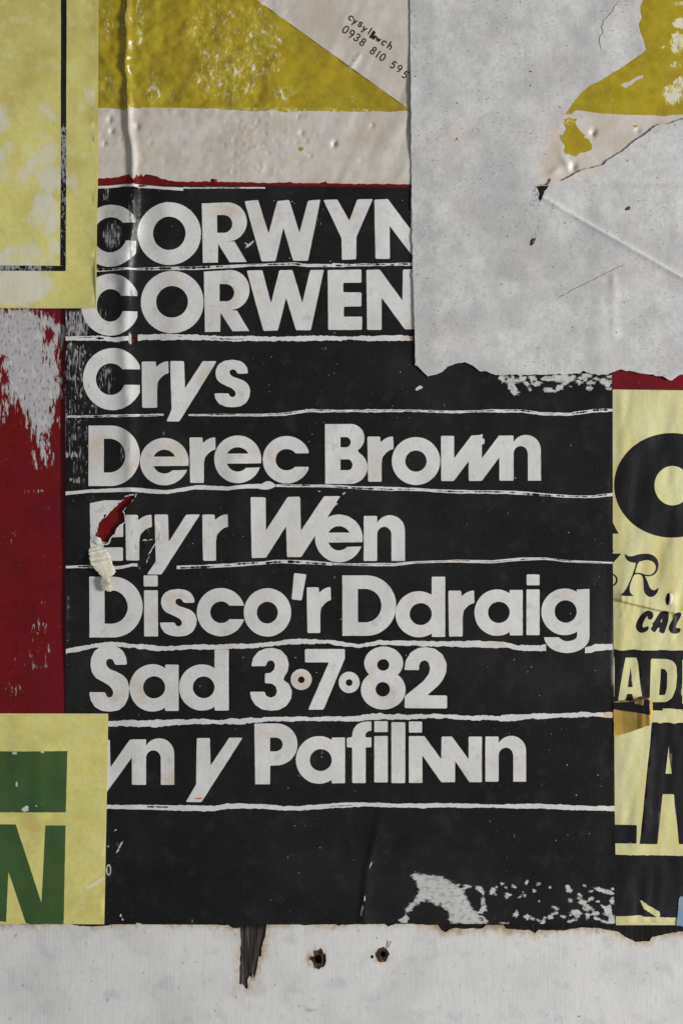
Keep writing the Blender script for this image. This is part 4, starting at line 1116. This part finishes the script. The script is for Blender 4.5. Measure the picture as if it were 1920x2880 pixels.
# ================================================================== grey back of a torn poster
gp_ = empty("grey_sheet", 1540, 1060, Z_TOP)
tag(gp_, "large grey torn sheet, blank side out, with a ragged lower edge and a ripped opening", "torn sheet")
gl = rough([(1152, -160), (1153, 100), (1154, 200), (1155, 310), (1156, 500), (1158, 640), (1160, 760), (1164, 900), (1166, 960), (1167, 1020)], 2.2, 5, 14, False)
gb = rough([(1167, 1026), (1185, 1042), (1204, 1058), (1240, 1047), (1260, 1032), (1280, 1024), (1306, 1018), (1326, 1028), (1345, 1041), (1372, 1046), (1390, 1054), (1430, 1056), (1500, 1054), (1580, 1052), (1630, 1050), (1640, 1043), (1668, 1052), (1705, 1055), (1724, 1044), (1745, 1040), (1775, 1045), (1830, 1054), (1862, 1060), (1888, 1070), (1905, 1058), (1922, 1052), (2080, 1056)], 4.0, 4, 11, False)
open_ = [(1808, -170), (1806, 0), (1798, 20), (1802, 50), (1794, 70), (1798, 90), (1804, 110), (1811, 124), (1814, 140), (1800, 154), (1780, 166), (1758, 182), (1738, 196), (1715, 208), (1690, 225), (1660, 240), (1630, 262), (1612, 286), (1600, 304), (1592, 314), (1582, 335), (1570, 365), (1556, 384), (1548, 410), (1538, 440), (1530, 470), (1520, 500), (1512, 522), (1536, 522), (1545, 514), (1550, 502), (1580, 508), (1610, 492),
         (1640, 476), (1672, 470), (1696, 462), (1712, 448), (1730, 436), (1746, 428), (1764, 412), (1786, 396), (1806, 382), (1826, 368), (1842, 354), (1856, 350), (1880, 349), (1900, 340), (1922, 334), (2080, 300), (2080, -170)]
zg = zgrey
GREY_SMUDGE = density((1430, 620, 100, 50, 0.9), (1500, 650, 34, 90, 0.9), (1440, 760, 50, 34, 0.9), (1560, 830, 80, 30, 0.8), (1350, 900, 130, 44, 0.8), (1640, 170, 44, 70, 0.9), (1580, 190, 90, 60, 0.8), (1480, 230, 60, 60, 0.7), (1800, 900, 80, 60, 0.8), (1250, 700, 60, 90, 0.7), (1340, 70, 90, 60, 0.8), (1860, 640, 50, 90, 0.6), (1230, 250, 50, 120, 0.6), (1780, 130, 30, 40, 0.9))
build("paper", [('+', gl + gb + [(2080, -160)]), ('-', rough(open_, 2.4, 4, 8))], zg, GREY, gp_, 9, 1.6,
      {"pink": lambda x, y: np.maximum(density((1530, 390, 60, 130, 0.8), (1380, 120, 50, 60, 0.6), (1480, 500, 100, 30, 0.5), (1840, 370, 80, 30, 0.4))(x, y), -1 + 1.5 * np.clip(1 + sdist(x, y, open_) / 40.0, 0, 1) * (y > 290) * (x < 1700)), "smudge": GREY_SMUDGE, "crease": lambda x, y: -1.0 + 1.35 * np.exp(-(seg_dist(x, y, [(1528, 556), (1700, 655), (1930, 788)]) / 6.0) ** 2), "soot": density((1510, 545, 22, 26, 0.75), (1492, 572, 14, 12, 0.7), (1500, 620, 18, 60, 0.5), (1505, 530, 40, 40, 0.35), (1440, 610, 60, 30, 0.3), (1720, 550, 60, 20, 0.3), (1420, 750, 50, 20, 0.35), (1330, 440, 50, 60, 0.2), (1700, 150, 40, 40, 0.15))},
      [(1500, 540, 1930, 800, 5)])
build("soot_mark", [('+', rough([(1508, 524), (1542, 522), (1530, 540), (1518, 566), (1512, 560), (1516, 545)], 2.5, 3))], up(zg, 0.6), TAPEBLACK, gp_, None, 0.3)
# crack along the lower side of the opening
ck = [(1508, 572), (1545, 540), (1575, 522), (1600, 508), (1640, 484), (1690, 472), (1716, 452), (1745, 430), (1775, 410), (1800, 386), (1830, 364), (1850, 350)]


def crack(pts, w, amp, seed):
    random.seed(seed)
    P = rough(pts, amp, 5, 10, False)
    L, R = [], []
    for i, (x, y) in enumerate(P):
        k = w * random.uniform(0.2, 1.0) * (0.3 if i in (0, len(P) - 1) else 1)
        L.append((x - k * 0.35, y - k * 0.5)); R.append((x + k * 0.35, y + k * 0.5))
    return [('+', L + R[::-1])]


build("crack", crack([(1570, 836), (1610, 815), (1640, 800), (1680, 780), (1750, 746)], 1.1, 2.0, 6), up(zg, 0.6), CRACK, gp_, None, 0.2)
# raised blister of a thicker layer beside the opening
lay = [(1690, 140), (1684, 118), (1686, 104), (1696, 92), (1690, 76), (1696, 60), (1712, 44), (1724, 30), (1726, 18), (1738, 8), (1760, 6), (1770, 12), (1786, 6), (1798, 14), (1796, 60), (1792, 72), (1798, 92), (1808, 118), (1810, 140), (1790, 155), (1740, 150)]
build("paper_layer", [('+', rough(lay, 2.5, 4, 9))], lambda x, y: zg(x, y) + 0.3 + 1.2 * np.clip((1752 - x) / 50 + 0.4, 0, 1) * np.clip((158 - y) / 40, 0, 1), GREY, gp_, 6, 0.6, {"pink": NONE, "soot": NONE, "smudge": GREY_SMUDGE, "crease": density((1720, 90, 50, 90, 0.9))})
for x, y, rx, ry, a in ((1496, 680, 6, 11, 30), (1763, 588, 7, 5, -30)):
    build("brown_flake", [('+', rough(blob(x, y, rx, ry, a, 0.3), 2, 3))], lambda q, r, x=x, y=y: zg(q, r) + 0.8 + 2 * gauss(q, r, x, y, 6), RUST, gp_, 3, 0.8)

build("paper_crack", crack([(438, 1528), (430, 1541), (422, 1554), (418, 1560)], 3.0, 2.0, 21), up(zblack, 0.9), FIBRE, bp, None, 0.6)
build("paper_crack", crack([(421, 1563), (415, 1572), (413, 1583)], 2.6, 1.5, 22), up(zblack, 0.9), FIBRE, bp, None, 0.6)
build("paper_crack", crack([(403, 1520), (410, 1518), (416, 1521)], 4.0, 1.5, 23), up(zblack, 0.9), FIBRE, bp, None, 0.6)
build("paper_crack", crack([(420, 1519), (426, 1517), (432, 1518)], 2.0, 1.0, 24), up(zblack, 0.9), FIBRE, bp, None, 0.6)
build("paper_crack", crack([(446, 1492), (450, 1502), (446, 1514), (436, 1526)], 1.6, 1.0, 25), up(zblack, 1.1), CRACK, bp, None, 0.3)

# ================================================================== upper yellow sheet with black frame
ul = empty("yellow_framed_poster", 100, 868, Z_TOP)
tag(ul, "scuffed yellow sheet with a thin black frame line in the upper corner", "poster")
scuff = density((20, 330, 60, 60, 0.8), (110, 330, 55, 40, 0.85), (250, 330, 34, 80, 0.8), (40, 450, 90, 70, 0.85), (120, 420, 60, 60, 0.8), (200, 440, 30, 60, 0.6), (150, 500, 50, 40, 0.85), (125, 610, 50, 70, 1.05), (40, 640, 50, 60, 0.6), (60, 740, 110, 70, 0.9), (30, 820, 70, 50, 1.15), (100, 800, 60, 60, 1.0), (120, 700, 60, 50, 0.95), (240, 640, 40, 160, 0.35), (210, 800, 50, 60, 0.6), (230, 560, 40, 80, 0.45))
build("paper", [('+', [(-160, -160), (278.5, -160), (277.6, 200), (277.5, 480), (274.5, 620), (272.6, 868), (100, 867.5), (-160, 866)])], zul, YELLOW, ul, 14, 2.2, {"scuff": lambda x, y: scuff(x, y) + 0.12, "toning_falloff": lambda x, y: 0.55 - np.clip(y / 420.0, 0, 1.6)})  # tan deepens towards the top: yellowing plus dimmer light painted into the colour
build("frame_line", [('+', rough([(174, -160), (189.5, -160), (188, 480), (186.5, 748), (171, 747.5), (173.5, 480)], 0.5, 9))], up(zul), PRINT, ul, 14, 0.35,
      {"wear": density((182, 400, 14, 60, 1.1), (181, 470, 14, 50, 1.05), (180, 560, 14, 60, 0.85), (180, 640, 14, 60, 0.75), (180, 690, 14, 50, 0.7))})
build("frame_line", [('+', rough([(-160, 746), (0, 747), (171, 748.3), (186.5, 748.3), (186, 763), (0, 762), (-160, 761)], 0.5, 9))], up(zul), PRINT, ul, 10, 0.35, {"wear": density((10, 755, 50, 14, 1.1), (60, 755, 30, 14, 0.9), (100, 755, 24, 14, 1.1), (140, 755, 20, 14, 0.8))})

# ================================================================== lower yellow sheet with green print
ll = empty("green_printed_poster", 100, 2600, Z_TOP)
tag(ll, "yellow sheet with a green block and green capital in the lower corner", "poster")
build("paper", [('+', [(-160, 2005), (0, 2006), (305.3, 2007), (303, 2150), (300, 2300), (297, 2440), (294, 2599), (-160, 2598)])], zll, YELLOW, ll, 14, 2.2, {"scuff": NONE, "toning_falloff": density((290, 2560, 80, 80, 0.9), (0, 2560, 60, 60, 0.8))})
build("green_block", [('+', rough([(-160, 2113), (191, 2112), (186.5, 2284), (-160, 2284)], 0.6, 8))], up(zll), GREEN, ll, 12, 0.35)
for q in ((44, 2117, 7, 4), (121, 2114, 5, 4), (49, 2205, 4, 8), (72, 2274, 10, 8), (104, 2265, 2, 2)):
    build("ink_chip", [('+', rough(blob(*q), 1.8, 2.5, 5))], up(zll, 0.9), SCRAPED, ll, None, 0.2)
build("letter", [('+', rough([(-60, 2317), (46, 2318), (118, 2541), (125.7, 2400), (129.4, 2321), (186, 2321), (183, 2450), (180, 2598.3), (75, 2598.3), (25, 2449), (18, 2598.3), (-60, 2598.3)], 0.6, 8))], up(zll), GREEN, ll, 12, 0.35)
build("paste_smear", [('+', rough([(236, 2493), (252, 2488), (272, 2476), (290, 2464), (295, 2468), (278, 2484), (258, 2496), (240, 2499)], 1.5, 4))], up(zll, 0.6), SMEAR, ll, None, 0.3)
build("paste_smear", [('+', rough(ell(306, 2447, 7, 16, 18), 1.2, 3)), ('-', ell(306, 2447, 4, 12, 14))], up(zblack, 0.7), SCRAPED, bp, None, 0.3)

for o in bpy.data.objects:
    if "_w" in o:
        del o["_w"]
